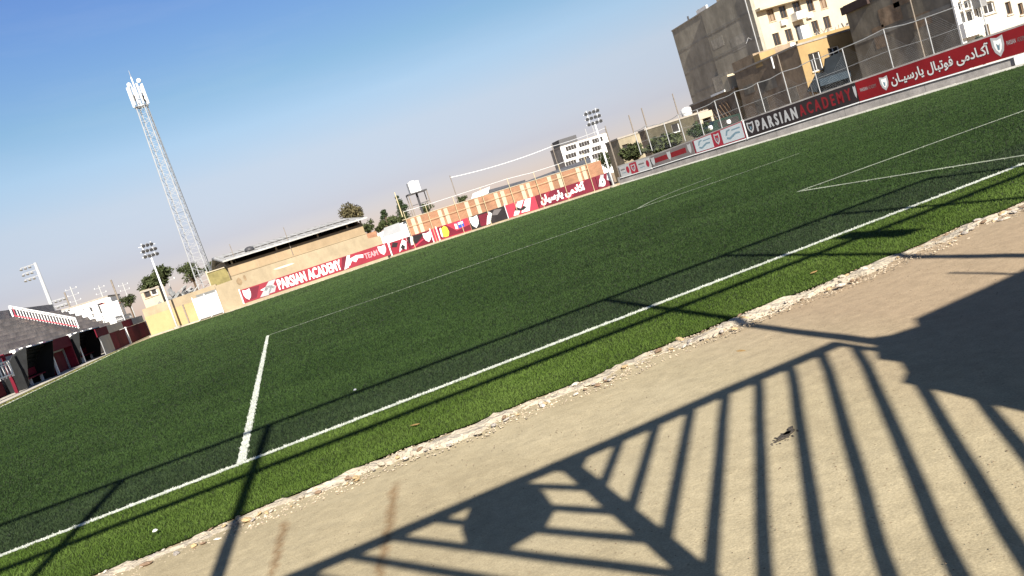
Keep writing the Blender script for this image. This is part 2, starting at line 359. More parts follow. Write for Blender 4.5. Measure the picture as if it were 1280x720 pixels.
# undulating packed-sand path in front of the gate
nx, ny = 150, 70; X = np.linspace(-34, -6, nx); Y = np.linspace(-14, -1.7, ny); XX, YY = np.meshgrid(X, Y)
ZZ = -.022+.0018*np.sin(XX*7.3+1.5*np.sin(YY*5.1))*np.sin(YY*6.7+XX*2.1)+.009*np.sin(XX*1.7+YY*.6)+.006*np.sin(XX*.83-YY*1.9+1)+.004*np.sin(XX*4.1+2*np.sin(YY*3.3))-.05*(np.maximum(0, XX+8.5)/2.5)**2*.4
m = MB(); m.v = [(float(a), float(b), float(c)) for a, b, c in zip(XX.ravel(), YY.ravel(), ZZ.ravel())]
m.f = [(j*nx+i, j*nx+i+1, (j+1)*nx+i+1, (j+1)*nx+i) for j in range(ny-1) for i in range(nx-1)]
struct(m.build('path', SAND, smooth=True))

def edge_y(x): return -1.80+.035*math.sin(x*1.9)+.025*math.sin(x*5.3+1)+.012*math.sin(x*17)
RB0 = gp(775.6, 231.1); RB1 = gp(1280, 81.7); RD = (RB1-RB0).normalized(); REND = RB1+RD*30
FA0 = gp(280, 392.2); FAM = gp(400, 352.2); FB0 = gp(487, 323); FBM = gp(600, 286.9)
turf_poly = [(x, edge_y(x), 0) for x in np.arange(-40, 33, .12)] + [(33, -1.6, 0), tuple(REND), tuple(RB1), tuple(RB0)]
turf_poly += [tuple(gp(680, 261.6)), tuple(FBM), tuple(FB0), tuple(FAM), tuple(FA0), tuple(gp(221, 411.2)), tuple(gp(190, 421.8)), (-32.1, 54, 0), (-32.1, 20, 0), (-40, 20, 0)]
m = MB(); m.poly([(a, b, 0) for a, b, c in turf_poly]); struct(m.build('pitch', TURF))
TP = np.array([(a, b) for a, b, c in turf_poly])
def inside(px, py, poly):
    r = np.zeros(len(px), bool); n = len(poly); j = n-1
    for i in range(n):
        xi, yi = poly[i]; xj, yj = poly[j]
        if yi != yj:
            c = ((yi > py) != (yj > py)) & (px < (xj-xi)*(py-yi)/(yj-yi)+xi); r ^= c
        j = i
    return r

WORN = pm('worn_line_paint', (.30, .335, .25), rough=.8, var=.2, scale=6, bump=.3, bscale=60, stain=.3)
# painted lines: (x0,y0,x1,y1) rectangles in metres, goal centre at the origin
LW = .045
lines = [('goal_line', [(-36, -.055, 30, .055)]),
         ('penalty_area_line', [(-20.16-LW, LW, -20.16+LW, 16.56)]), ('penalty_front_line', [(-20.10, 16.44, -.5, 16.56)]),
         ('goal_area_line', [(-9.16-LW, LW, -9.16+LW, 5.56)]), ('goal_area_front_line', [(-9.10, 5.44, 9.22, 5.56)]),
         ('touchline', [(-31.42, LW, -31.28, 56)])]
arc = []
for i in range(40):
    t = math.radians(104+i*39/40); t1 = math.radians(104+(i+1)*39/40)
    arc.append([(9.09*math.cos(t), 11+9.09*math.sin(t)), (9.21*math.cos(t), 11+9.21*math.sin(t)), (9.21*math.cos(t1), 11+9.21*math.sin(t1)), (9.09*math.cos(t1), 11+9.09*math.sin(t1))])
# turf blades: density falls with distance from the gate, blade size grows a little
Nb = 1150000
d = np.exp(RNG.uniform(math.log(4.8), math.log(78), Nb)); a = RNG.uniform(-.98, .98, Nb)+YAW
bx = CAM.x+d*np.sin(a); by = CAM.y+d*np.cos(a)
k = inside(bx, by, TP); bx, by, d = bx[k], by[k], d[k]
in_line = np.zeros(len(bx), bool); which = np.full(len(bx), -1)
for li, (nm, rs) in enumerate(lines):
    for x0, y0, x1, y1 in rs:
        e = .010*np.sin(bx*37+by*23)
        which[(bx > x0+e) & (bx < x1+e) & (by > y0+e) & (by < y1+e)] = li
def blades(bx, by, d, name, mat, hs=1.0):
    n = len(bx); h = (.011+.013*RNG.random(n)+.0004*d)*hs; w = .0030*(d/6)**.85*(.6+.8*RNG.random(n)); th = RNG.uniform(0, 2*math.pi, n)
    # slow drifts of pile direction across the carpet
    ld = .9*np.sin(bx*.23+by*.17)+.7*np.sin(bx*.61-by*.37+2); lean = .3*h+RNG.random(n)*h*.8
    lx = np.cos(ld+RNG.normal(0, 1.5, n))*lean; ly = np.sin(ld+RNG.normal(0, 1.5, n))*lean
    V = np.empty((n, 3, 3), np.float32)
    V[:, 0] = np.stack([bx-np.cos(th)*w, by-np.sin(th)*w, np.full(n, .001)], 1)
    V[:, 1] = np.stack([bx+np.cos(th)*w, by+np.sin(th)*w, np.full(n, .001)], 1)
    V[:, 2] = np.stack([bx+lx, by+ly, h], 1)
    me = bpy.data.meshes.new(name); me.vertices.add(3*n); me.loops.add(3*n); me.polygons.add(n)
    me.vertices.foreach_set('co', V.ravel()); me.loops.foreach_set('vertex_index', np.arange(3*n, dtype=np.int32))
    me.polygons.foreach_set('loop_start', np.arange(0, 3*n, 3, dtype=np.int32))
    me.update(calc_edges=True); me.validate(); me.materials.append(mat)
    o = bpy.data.objects.new(name, me); COL.objects.link(o); OFF[o.name] = (0, 0, 0); return o
k = which < 0
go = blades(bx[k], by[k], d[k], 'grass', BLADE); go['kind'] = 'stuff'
tag(go, 'short green artificial turf pile covering the football pitch', 'grass')
for li, (nm, rs) in enumerate(lines):
    m = MB(); lz = .012 if 'front' in nm or nm == 'goal_area_line' else .006
    for x0, y0, x1, y1 in rs:
        n = max(2, int(max(x1-x0, y1-y0)/.15)); horiz = (x1-x0) > (y1-y0); lo, hi = [], []
        for i in range(n+1):
            t = i/n; j0 = random.uniform(-.008, .008); j1 = random.uniform(-.008, .008)
            if horiz: lo.append((x0+(x1-x0)*t, y0+j0, lz)); hi.append((x0+(x1-x0)*t, y1+j1, lz))
            else: lo.append((x1+j0, y0+(y1-y0)*t, lz)); hi.append((x0+j1, y0+(y1-y0)*t, lz))
        for i in range(n): m.poly([lo[i], lo[i+1], hi[i+1], hi[i]])
    if nm == 'penalty_front_line':
        for q in arc: m.poly([(x, y, .016) for x, y in q])
    pmat = WORN if 'front' in nm or nm == 'goal_area_line' else PAINT
    o = struct(m.build(nm, pmat))
    k = which == li
    if k.sum() > 10:
        b = blades(bx[k], by[k], d[k], 'painted_pile', pmat, .9); b['kind'] = 'stuff'
        b.parent = o; b.matrix_parent_inverse = Matrix.Translation(-Vector(o.location))
# second, fainter markings of a smaller pitch at the far right
m = MB(); a0 = gp(742, 243.5); a1 = gp(793, 232.2); q = Vector((0, .25, 0))
m.poly([a0+Vector((0, 0, .007)), a1+Vector((0, 0, .007)), a1+q+Vector((0, 0, .007)), a0+q+Vector((0, 0, .007))])
struct(m.build('far_pitch_line', WORN))

# ------------------------------------------------------------------ rubble kerb between turf and sand
KERB = pm('rubble_cement', (.45, .395, .31), rough=.95, var=.22, scale=7, bump=.9, bscale=30, stain=.3)
xs = np.arange(-30, -6, .05); m = MB(); rows = 6
for i, x in enumerate(xs):
    wid = .23+.05*math.sin(x*2.3)+.04*math.sin(x*6.1+.5)+random.uniform(-.025, .025)
    for j in range(rows):
        t = j/(rows-1); y = edge_y(x)+.03-t*(wid+.03); z = (-.016+.013*math.sin(math.pi*min(1, t*1.1))+.018*math.sin(x*3.1+j)*math.sin(x*7.7+2*j)+random.uniform(-.009, .009)) if 0 < j < rows-1 else -.05
        m.v.append((x+random.uniform(-.012, .012), y, z))
m.f = [(i*rows+j, i*rows+j+1, (i+1)*rows+j+1, (i+1)*rows+j) for i in range(len(xs)-1) for j in range(rows-1)]
kerb = struct(m.build('kerb', KERB))
def rock_mesh(name, mat, seed):
    r = random.Random(seed); m = MB(); n = 7
    for z, rr in ((-.5, .55), (-.1, 1), (.3, .85), (.55, .35)):
        for i in range(n):
            t = 2*math.pi*i/n+r.uniform(-.2, .2); q = rr*r.uniform(.75, 1.15); m.v.append((q*math.cos(t), q*.75*math.sin(t), z*.7*r.uniform(.8, 1.2)))
    for j in range(3): m.f += [(j*n+i, j*n+(i+1) % n, (j+1)*n+(i+1) % n, (j+1)*n+i) for i in range(n)]
    m.f += [tuple(range(n-1, -1, -1)), tuple(range(3*n, 4*n))]
    me = bpy.data.meshes.new(name); me.from_pydata(m.v, [], m.f); me.materials.append(mat); return me
STN = [pm('stone_%s' % nm, c, rough=.95, var=.2, scale=14, bump=.6, bscale=60) for nm, c in (('pale', (.44, .385, .30)), ('ochre', (.45, .33, .18)), ('grey', (.34, .31, .28)), ('white', (.52, .47, .40)), ('brown', (.22, .15, .10)))]
rocks = [rock_mesh('stone', STN[i % 5], i) for i in range(10)]
for i in range(295):
    x = random.uniform(-23.5, -8.5); y = edge_y(x)+.0-random.random()**.8*.36; s = random.choice((.012, .015, .019, .024, .030, .038))*random.uniform(.8, 1.3)
    o = bpy.data.objects.new('stone', random.choice(rocks)); COL.objects.link(o); o.parent = kerb
    o.location = Vector((x, y, -.008+s*.25))-kerb.location; o.scale = (s*random.uniform(.8, 1.5), s, s*random.uniform(.6, 1)); o.rotation_euler = (random.uniform(-.3, .3), random.uniform(-.3, .3), random.uniform(0, 6.3))
# gravel and grit
def scatter(name, label, pts, mats_seed, mat, smin, smax):
    V = []; Fc = []; tri = [(0, 1, 2), (0, 2, 3), (0, 3, 1), (4, 2, 1), (4, 3, 2), (4, 1, 3)]
    for x, y, z in pts:
        s = random.uniform(smin, smax); a = random.uniform(0, 6.3); n = len(V)
        V.append((x, y, z+s*.7))
        for k in range(3):
            t = a+k*2.094+random.uniform(-.3, .3); q = s*random.uniform(.7, 1.3); V.append((x+q*math.cos(t), y+q*math.sin(t), z+s*.15))
        V.append((x, y, z-s*.4)); Fc += [tuple(n+i for i in f) for f in tri]
    m = MB(); m.v = V; m.f = Fc; o = m.build(name, mat, kind='stuff'); tag(o, label, 'gravel'); return o
pts = [(x, edge_y(x)+.02-random.random()**1.2*.46, -.014) for x in (random.uniform(-24, -8) for _ in range(7000))]
scatter('gravel', 'pale crushed gravel scattered along the rubble kerb', pts, 1, pm('gravel_mix', (.38, .32, .24), rough=.95, var=.3, scale=30, bump=0, island=.45), .004, .014)
pts = [(random.uniform(-22.5, -10), random.uniform(-6.6, -2.0), -.022) for _ in range(3200)]
scatter('sand_grit', 'small dark grit lying loose on the sandy path', pts, 2, pm('grit_mix', (.20, .15, .10), rough=.95, var=.3, scale=30, bump=0, island=.5), .002, .006)
# dark clod and dead leaves lying on the sand
CLOD = pm('dark_clod', (.07, .06, .05), rough=.95, var=.3, scale=20, bump=.8, bscale=80)
c0 = gp(980, 541); m = MB()
for cx_, cy_, ra_c, rb_c in ((0, 0, .062, .022), (.035, .012, .045, .016), (.075, .05, .026, .012)):
    m.prism([(c0.x+cx_+ra_c*random.uniform(.7, 1.15)*math.cos(a)-.3*rb_c*math.sin(a), c0.y+cy_+rb_c*random.uniform(.7, 1.2)*math.sin(a)+.3*ra_c*math.cos(a), -.03) for a in np.linspace(0, 5.8, 13)], (0, 0, .019))
for i in range(70):
    a = random.uniform(0, 6.3); r = random.random()**.7; x = c0.x+.11*r*math.cos(a); y = c0.y+.05*r*math.sin(a)+.12*r*math.cos(a)*.3; s = random.uniform(.006, .016)
    m.lathe((x, y, -.028), [(s, 0), (s*.9, s*.3), (s*.4, s*.6)], 6)
tag(m.build('soil_clod', CLOD), 'crumbled dark soil clod lying on the sand between bar shadows', 'clod')
LEAF = pm('dry_leaf', (.30, .19, .07), rough=.8, var=.3, scale=30, bump=.2)
for x, y, lab in ((520, 534, 'small dry leaf on the turf beside the rail shadow'), (1018, 343, 'yellow dry leaf on the turf close to the rubble kerb'), (925, 436, 'curled dry leaf on the sand next to the kerb')):
    p = gp(x, y); m = MB(); a = random.uniform(0, 6); u = Vector((math.cos(a), math.sin(a), .02)); v = Vector((-math.sin(a), math.cos(a), .05)); s = .035
    P = [p+Vector((0, 0, .024 if p.y > -1.8 else -.018))+u*s*i+v*s*j for i, j in ((-1.3, 0), (-.4, .55), (.6, .4), (1.4, 0), (.6, -.5), (-.4, -.55))]
    m.prism(P, (0, 0, .003)); tag(m.build('dry_leaf', LEAF), lab, 'leaf')
for x, y, lab in ((196, 669, 'white pebble lying on the bright turf strip'), (445, 491, 'white paper scrap on the dark turf by the goal line')):
    p = gp(x, y); m = MB(); m.lathe((p.x, p.y, .03), [(.012, 0), (.022, .008), (.012, .02)], 7); tag(m.build('pebble', WHITE), lab, 'pebble')

# ------------------------------------------------------------------ gate, wall and tall fence behind the photographer (they cast the shadows)
YG = -8.7
STEEL = pm('gate_paint', (.05, .10, .16), rough=.5, var=.15, scale=5, bump=.05)
gate = thing('entrance_gate', 'double leaf steel gate with slanted bars and a hexagonal plate', 'gate', (-18.3, YG, 0))
def gate_leaf(x0, x1, s):       # s=+1: bars fall to the left, -1: bars fall to the right
    fr = MB()
    for x in (x0, x1-.06): fr.box((x, YG-.03, .05), (x+.06, YG+.03, 3.34))
    for z in (.05, 3.27): fr.box((x0+.06, YG-.03, z), (x1-.06, YG+.03, z+.07))
    leaf = fr.build('leaf_frame', STEEL, gate)
    c = (-21.19 if s > 0 else -15.36)
    for i in range(-3, 26):
        cc = c+.262*i*s
        P = []                  # x - s*z = cc
        for z in (.09, 3.3):
            x = cc+s*z
            if x0+.03 <= x <= x1-.03: P.append((x, z))
        for x in (x0+.03, x1-.03):
            z = (x-cc)*s
            if .09 < z < 3.3: P.append((x, z))
        if len(P) == 2 and abs(P[0][1]-P[1][1]) > .05:
            MB().bar((P[0][0], YG, P[0][1]), (P[1][0], YG, P[1][1]), .02, .055).build('bar', STEEL, leaf)
    return leaf
gate_leaf(-20.42, -18.296, -1); gate_leaf(-18.293, -16.14, 1)
hx = [(-18.66, 3.28), (-18.53, 3.09), (-18.55, 2.89), (-18.67, 2.78), (-18.88, 2.75), (-19.07, 2.92), (-19.055, 3.07), (-18.92, 3.28)]
MB().prism([(x, YG+.035, z) for x, z in hx], (0, .012, 0)).build('emblem_plate', STEEL, gate)
WALLM = pm('boundary_plaster', (.42, .34, .24), rough=.95, var=.15, scale=2, bump=.4, stain=.3)
wl = [(-16.52, -.05), (-16.52, 2.72), (-16.29, 2.84), (-16.31, 3.0), (-16.0, 3.24), (-15.93, 3.19), (-15.74, 3.16), (-15.62, 3.25), (-14.4, 3.29), (-9, 3.31), (-9, -.05)]
tag(MB().prism([(x, YG-.06, z) for x, z in wl], (0, -.22, 0)).build('boundary_wall', WALLM), 'plastered boundary wall with a broken corner beside the gate', 'wall')
tag(MB().box((-32, YG-.28, -.05), (-20.62, YG-.06, 3.3)).build('boundary_wall', WALLM), 'plain plastered boundary wall on the hinge side of the gate', 'wall')
fence = thing('ball_fence', 'tall steel pipe fence rising above the boundary wall and gate', 'fence', (-18.3, YG, 0))
for x in (-27.2, -25.6, -23.9, -22.16, -20.52, -16.06, -14.2, -12.3, -10.5):
    MB().tube((x, YG, -.05), (x, YG, 6.42), .055, n=10).build('post', GREYM, fence)
for z, r in ((6.40, .05), (5.08, .05)): MB().tube((-27.3, YG+.08, z), (-10.4, YG+.08, z), r, n=8).build('rail', GREYM, fence)
MB().tube((-14.62, YG-.15, 3.3), (-14.62, YG-.15, 3.72), .02).build('stub_pipe', GREYM, fence)
MB().box((-13.62, YG+.09, 4.6), (-13.30, YG+.12, 5.35)).build('sign_plate', GREYM, fence)

# ================================================================== far boundary: walls and advertising boards
RED = pm('board_red', (.26, .022, .038), rough=.5, var=.1, scale=1.2, bump=.35, bscale=1.6, stain=.12)
RED2 = pm('board_maroon', (.14, .010, .024), rough=.5, var=.18, scale=1.0, bump=.35, bscale=1.6, stain=.12)
PINK = pm('board_bright_red', (.40, .035, .06), rough=.5, var=.1, scale=1.2, bump=.35, bscale=1.6)
BLK = pm('board_black', (.022, .017, .018), rough=.45, var=.3, scale=.8, bump=.35, bscale=1.6)
GRY = pm('board_grey', (.13, .115, .115), rough=.6, var=.15, scale=.8, bump=.05)
WPR = pm('print_white', (.74, .73, .72), rough=.6, var=.05, scale=2, bump=0)
WDIM = pm('print_pale_grey', (.33, .335, .345), rough=.6, var=.08, scale=2, bump=0)
PPK = pm('print_pale_pink', (.62, .26, .28), rough=.6, var=.08, scale=2, bump=0)
DKRED = pm('print_dark_red', (.15, .010, .014), rough=.6, var=.1, scale=2, bump=0)
BLUEP = pm('print_blue', (.03, .08, .36), rough=.6, var=.1, scale=2, bump=0)
YELP = pm('print_yellow', (.72, .60, .05), rough=.6, var=.1, scale=2, bump=0)
SLATE = pm('print_slate_blue', (.13, .20, .25), rough=.6, var=.15, scale=2, bump=0)
PALEB = pm('print_pale_blue', (.36, .40, .43), rough=.55, var=.08, scale=1.5, bump=.02)
AC = {'a': 0xFE81, 'k': 0xFB90, 'A': 0xFE8E, 'd': 0xFEA9, 'm': 0xFEE3, 'Y': 0xFBFD, ' ': 32, 'f': 0xFED3, 'W': 0xFEEE, 't': 0xFE97, 'b': 0xFE92, 'l': 0xFEDD, 'p': 0xFB58, 'r': 0xFEAD, 's': 0xFEB3, 'i': 0xFBFF, 'n': 0xFEE5, 'T': 0x0640}
fa = lambda s: ''.join(chr(AC[c]) for c in reversed(s))

def back(P, A, B, d):      # shift a ground point away from the camera, square to the line A-B
    n = Vector((B[1]-A[1], -(B[0]-A[0]), 0)).normalized()
    if n.dot(Vector(CAM)-Vector(A)) > 0: n = -n
    return Vector((P[0], P[1], 0))+n*d
BA = Board(back(FA0, FA0, FB0, .45), back(FB0, FA0, FB0, .45)); BBd = Board(back(FB0, FB0, RB0, .45), back(RB0, FB0, RB0, .45)); BR = Board(back(RB0, RB0, RB1, .55), back(RB1, RB0, RB1, .55))

class Strip:
    def __init__(s, B, tl, bl, tr, br, level=True):
        s.B = B; s.tl, s.bl, s.tr, s.br = [B.uv(*q) for q in (tl, bl, tr, br)]; s.px = (tl, bl, tr, br)
        s.u0 = (s.tl[0]+s.bl[0])/2; s.u1 = (s.tr[0]+s.br[0])/2
        if level: v1 = (s.tl[1]+s.tr[1])/2; v0 = (s.bl[1]+s.br[1])/2; s.t = lambda u: v1; s.b = lambda u: v0
        else:
            k = lambda a, b: (lambda u: a+(b-a)*(u-s.u0)/(s.u1-s.u0)); s.t = k(s.tl[1], s.tr[1]); s.b = k(s.bl[1], s.br[1])
    def u(s, x):
        tl, bl, tr, br = s.px; xa = (tl[0]+bl[0])/2; xb = (tr[0]+br[0])/2; ya = (tl[1]+bl[1])/2; yb = (tr[1]+br[1])/2
        return s.B.uv(x, ya+(yb-ya)*(x-xa)/(xb-xa))[0]
    def v(s, u, f): return s.b(u)+(s.t(u)-s.b(u))*f
    def pts(s, l): return [(s.u(x), s.v(s.u(x), f)) for x, f in l]
    def panel(s, name, mat, xa, xb, root, d0=.01, d1=.05, f0=0., f1=1.):
        return s.B.slab(name, mat, s.pts([(xa, f0), (xb, f0), (xb, f1), (xa, f1)]), d0, d1, root)
    def fl(s, name, mat, polys, root, d=.056): return s.B.prints(name, mat, [s.pts(q) for q in polys], d, root)
    def txt(s, body, mat, xa, xb, f0, f1, root, d=.058, bold=0, name='lettering', fat=0):
        ua, ub = s.u(xa), s.u(xb); um = (ua+ub)/2
        sl = (s.v(ub, (f0+f1)/2)-s.v(ua, (f0+f1)/2))/(ub-ua)
        return s.B.text(body, mat, ua, ub, s.v(um, f0), s.v(um, f1), d, root, bold, name, fn=lambda u: sl*(u-um), fat=fat)
    def shield(s, mat, x, wpx, f0, f1, root, d=.058, inner=None):
        uc = s.u(x); w = s.u(x+wpx/2)-s.u(x-wpx/2); va, vb = s.v(uc, f0), s.v(uc, f1)
        o = s.B.prints('crest', mat, [shield(uc, (va+vb)/2, w, vb-va)], d, root)
        if inner is not None:
            s.B.prints('crest_figure', inner, [shield(uc, (va+vb)/2+.02, w*.62, (vb-va)*.66)], d+.004, o)
            h = vb-va; cv = (va+vb)/2
            s.B.prints('crest_mark', SLATE, [[(uc-.09*w, cv-.16*h), (uc+.05*w, cv-.18*h), (uc+.16*w, cv+.14*h), (uc+.03*w, cv+.05*h), (uc-.14*w, cv+.17*h)]], d+.008, o)
        return o
    def at(s, x): return tuple(s.B.P(s.u(x), 0, .03))

# ---- long board on the tan wall
SA = Strip(BA, (301, 361.5), (304, 377.6), (485, 303.7), (489, 320))
r = thing('advertising_board', 'long red board lettered PARSIAN ACADEMY in white below the tan hall', 'board', SA.at(395))
SA.panel('panel', RED, 302, 486.5, r)
SA.fl('grey_graphic', WDIM, [[(322, .05), (333, .02), (347, .98), (338, .98)], [(333, .1), (341, .1), (345, .5), (338, .6)]], r)
SA.fl('dark_graphic', RED2, [[(305, .1), (318, .1), (326, .9), (312, .95)], [(424, .04), (429, .04), (437, .97), (430, .97)]], r, .054)
SA.fl('white_graphic', WPR, [[(325, .55), (331, .35), (336, .5), (342, .3), (343, .6), (336, .7), (331, .62)], [(432, .35), (436, .2), (440, .5), (444, .3), (448, .55), (454, .45), (455, .7), (447, .8), (440, .72), (434, .6)], [(428, .02), (434, .1), (440, .98), (436, .98)]], r)
SA.shield(WPR, 309, 9, .14, .93, r); SA.shield(WPR, 478.5, 9, .16, .92, r)
SA.txt('PARSIAN ACADEMY', WPR, 347, 426, .12, .9, r, bold=.012, fat=.022)
SA.txt('TEAM', PPK, 456, 472, .3, .72, r, bold=.006, fat=.015)
SA.panel('end_post', WHITEM, 300.6, 302, r, 0, .1, -.25, 1.1); SA.panel('end_post', WHITEM, 486.6, 487.6, r, 0, .1, -.3, 1.12)
# ---- boards on the brick wall
SB = Strip(BBd, (488.5, 302), (491, 318.5), (761, 216), (768.5, 230.8))
r = thing('advertising_board', 'red board with a black and white player below a white wall panel', 'board', SB.at(500))
SB.panel('panel', RED, 489, 509.5, r)
SB.fl('player_figure', WPR, [[(497, .05), (500, .5), (505, .95), (509, .7), (506, .1), (503, .3)]], r); SB.fl('figure_shade', BLK, [[(500, .35), (503, .1), (506, .35), (503, .6)], [(490, .6), (496, .5), (499, .8), (493, .95)]], r, .060)
r = thing('advertising_board', 'dark maroon board with a white crest at its end', 'board', SB.at(525))
SB.panel('panel', RED2, 510, 539, r); SB.fl('dark_graphic', BLK, [[(511, .5), (520, .3), (533, .9), (512, .98)]], r); SB.fl('streak', PINK, [[(512, .05), (516, .05), (530, .45), (528, .5)]], r, .060); SB.shield(WPR, 534.5, 9, .12, .9, r, .062); SB.fl('player_figure', WPR, [[(513, .3), (516, .3), (518, .9), (515, .98)]], r, .06)
SB.panel('end_post', WHITEM, 539.5, 540.6, r, 0, .1, -.3, 1.1)
r = thing('advertising_board', 'red board carrying a yellow emblem and small blue and white print', 'board', SB.at(566))
SB.panel('panel', PINK, 541, 587, r, .01, .05); SB.fl('dark_graphic', RED2, [[(549, .05), (587, .05), (587, .45), (570, .3), (560, .98), (549, .98)]], r)
SB.fl('yellow_emblem', YELP, [[(552, .3), (554, .1), (559, .1), (561, .4), (560, .8), (557, .95), (553, .8)]], r, .060); SB.fl('emblem_edge', WPR, [[(550.5, .25), (552.2, .1), (553, .9), (551, .85)]], r, .062)
SB.fl('white_emblem', WPR, [[(569.5, .45), (572.5, .4), (572.5, .8), (569.5, .85)], [(574, .68), (580, .7), (580, .86), (574, .84)]], r, .064); SB.fl('blue_emblem', BLUEP, [[(573.5, .42), (580.5, .45), (580.5, .9), (573.5, .88)]], r, .060)
SB.panel('end_post', WHITEM, 547, 548.2, r, 0, .1, -.3, 1.1)
r = thing('advertising_board', 'black board with a white crest and a leaping white figure', 'board', SB.at(612))
SB.panel('panel', BLK, 588, 633, r); SB.shield(WPR, 593.5, 10, .05, .97, r); SB.fl('player_figure', WPR, [[(606, .02), (611, .05), (616, .75), (613, .95), (609, .5)]], r); SB.fl('dark_graphic', RED2, [[(599, .05), (606, .02), (612, .9), (600, .9)]], r, .053); SB.fl('pale_smear', GRY, [[(615, .6), (622, .5), (629, .85), (620, .95)]], r)
r = thing('advertising_board', 'bright red board with white slanted panels and a dark bird shape', 'board', SB.at(650))
SB.panel('panel', PINK, 633.8, 671, r); SB.fl('white_graphic', WPR, [[(640, .05), (646, .02), (657, .98), (649, .98)], [(650, .1), (660, .05), (666, .95), (659, .98)]], r); SB.fl('bird_shape', BLK, [[(643, .4), (649, .28), (654, .25), (658, .4), (655, .55), (651, .42), (646, .65)]], r, .060)
SB.panel('end_post', WHITEM, 633, 633.7, r, 0, .1, -.1, 1.1)
r = thing('advertising_board', 'maroon board with bold white Persian lettering on the brick wall', 'board', SB.at(710))
SB.panel('panel', RED2, 671.6, 746, r); SB.fl('light_streak', RED, [[(700, .02), (712, .02), (735, .98), (726, .98)], [(672, .02), (678, .02), (690, .98), (684, .98)]], r, .053)
SB.txt(fa('akAdmY pArsiAn'), WPR, 676, 731, .08, .95, r, bold=.02, fat=.026)
r = thing('advertising_board', 'maroon board end with a white ball and a grey player', 'board', SB.at(755))
SB.panel('panel', RED2, 746.5, 766, r); SB.fl('player_figure', WDIM, [[(747, .2), (752, .1), (757, .95), (753, .98)]], r); SB.fl('ball', WPR, [[(753+3.6*math.cos(a*.52), .45+.34*math.sin(a*.52)) for a in range(12)], [(759, .5), (763, .3), (765, .9), (761, .98)]], r, .060); SB.fl('ball_patch', BLK, [[(752, .4), (753.6, .35), (754, .5), (752.6, .55)]], r, .064)

# ---- low base, tan wall, brick wall
base = MB(); vA = SA.b(0)-.02; vB = SB.b(0)-.02
n0 = BA.uv(281, 392)[0]
base.prism([BA.P(n0, -.06, -.02), BA.P(BA.L, -.06, -.02), BA.P(BA.L, vA, -.02), BA.P(n0, vA, -.02)], BA.N*.16)
o = base.build('low_wall', TAN2); tag(o, 'low pale tan plinth under the long red board', 'wall')
base = MB().prism([BBd.P(.02, -.06, -.02), BBd.P(BBd.L, -.06, -.02), BBd.P(BBd.L, vB, -.02), BBd.P(.02, vB, -.02)], BBd.N*.16)
tag(base.build('low_wall', TAN2), 'low pale tan plinth under the boards of the brick wall', 'wall')
# concrete strip at the foot of both walls
for B, l0 in ((BA, n0), (BBd, 0.05)):
    struct(MB().prism([B.P(l0, -.06, .14), B.P(B.L, -.06, .14), B.P(B.L, .05, .14), B.P(l0, .05, .14)], B.N*.26).build('wall_footing', CONC))
u0, v0 = BA.uv(289, 345.6); u1, v1 = BA.uv(458, 292); vw = (v0+v1)/2
w = thing('tan_wall', 'long pale tan boundary wall behind the red lettered board', 'wall', BA.P((u0+u1)/2, 0, -.2))
uL = BA.uv(297, 380)[0]-1.2; uR = BA.L
MB().prism([BA.P(uL, -.06, -.3), BA.P(uR, -.06, -.3), BA.P(uR, vw-.55, -.3), BA.P(u1, vw-.45, -.3), BA.P(u1, vw, -.3), BA.P(u0, vw, -.3), BA.P(u0, vw-.3, -.3), BA.P(uL, vw-.35, -.3)], BA.N*.27).build('wall', TAN2, w)
MB().prism([BA.P(u0, vw+.003, -.33), BA.P(u1, vw+.003, -.33), BA.P(u1, vw+.1, -.33), BA.P(u0, vw+.1, -.33)], BA.N*.34).build('coping', TAN, w)
for x, y, ww, hh in ((299, 352, .42, .5), (306, 347, .2, .45), (355, 333, 1.6, .14)):   # patches where the render has fallen
    u, v = BA.uv(x, y); pts = [(u+ww*(.5+.12*random.random())*math.cos(a), v+hh*(.5+.2*random.random())*math.sin(a)) for a in np.linspace(0, 5.6, 9)]
    BA.prints('render_patch', pm('old_render', (.22, .155, .09), var=.3) if ww < .7 else pm('fresh_render', (.62, .55, .44), var=.1), [pts], -.024, w)

BRICKM = bpy.data.materials.new('orange_brick'); BRICKM.use_nodes = True
t = BRICKM.node_tree; bn = t.nodes.new('ShaderNodeTexBrick'); bn.inputs['Scale'].default_value = 1; bn.inputs['Brick Width'].default_value = .22; bn.inputs['Row Height'].default_value = .075; bn.inputs['Mortar Size'].default_value = .006
bn.inputs['Color1'].default_value = (.30, .135, .075, 1); bn.inputs['Color2'].default_value = (.37, .18, .10, 1); bn.inputs['Mortar'].default_value = (.33, .24, .16, 1)
gg = t.nodes.new('ShaderNodeNewGeometry'); s1 = t.nodes.new('ShaderNodeSeparateXYZ'); c1 = t.nodes.new('ShaderNodeCombineXYZ'); t.links.new(gg.outputs['Position'], s1.inputs[0]); t.links.new(s1.outputs['X'], c1.inputs['X']); t.links.new(s1.outputs['Z'], c1.inputs['Y']); t.links.new(c1.outputs[0], bn.inputs['Vector'])
ns = t.nodes.new('ShaderNodeTexNoise'); ns.inputs['Scale'].default_value = .9; ns.inputs['Detail'].default_value = 7; rr = t.nodes.new('ShaderNodeValToRGB'); rr.color_ramp.elements[0].position = .35; rr.color_ramp.elements[0].color = (.74, .74, .74, 1); rr.color_ramp.elements[1].position = .65; rr.color_ramp.elements[1].color = (1.08, 1.06, 1.03, 1)
mm = t.nodes.new('ShaderNodeMixRGB'); mm.blend_type = 'MULTIPLY'; mm.inputs['Fac'].default_value = 1; t.links.new(gg.outputs['Position'], ns.inputs['Vector']); t.links.new(ns.outputs['Fac'], rr.inputs['Fac']); t.links.new(bn.outputs['Color'], mm.inputs['Color1']); t.links.new(rr.outputs['Color'], mm.inputs['Color2'])
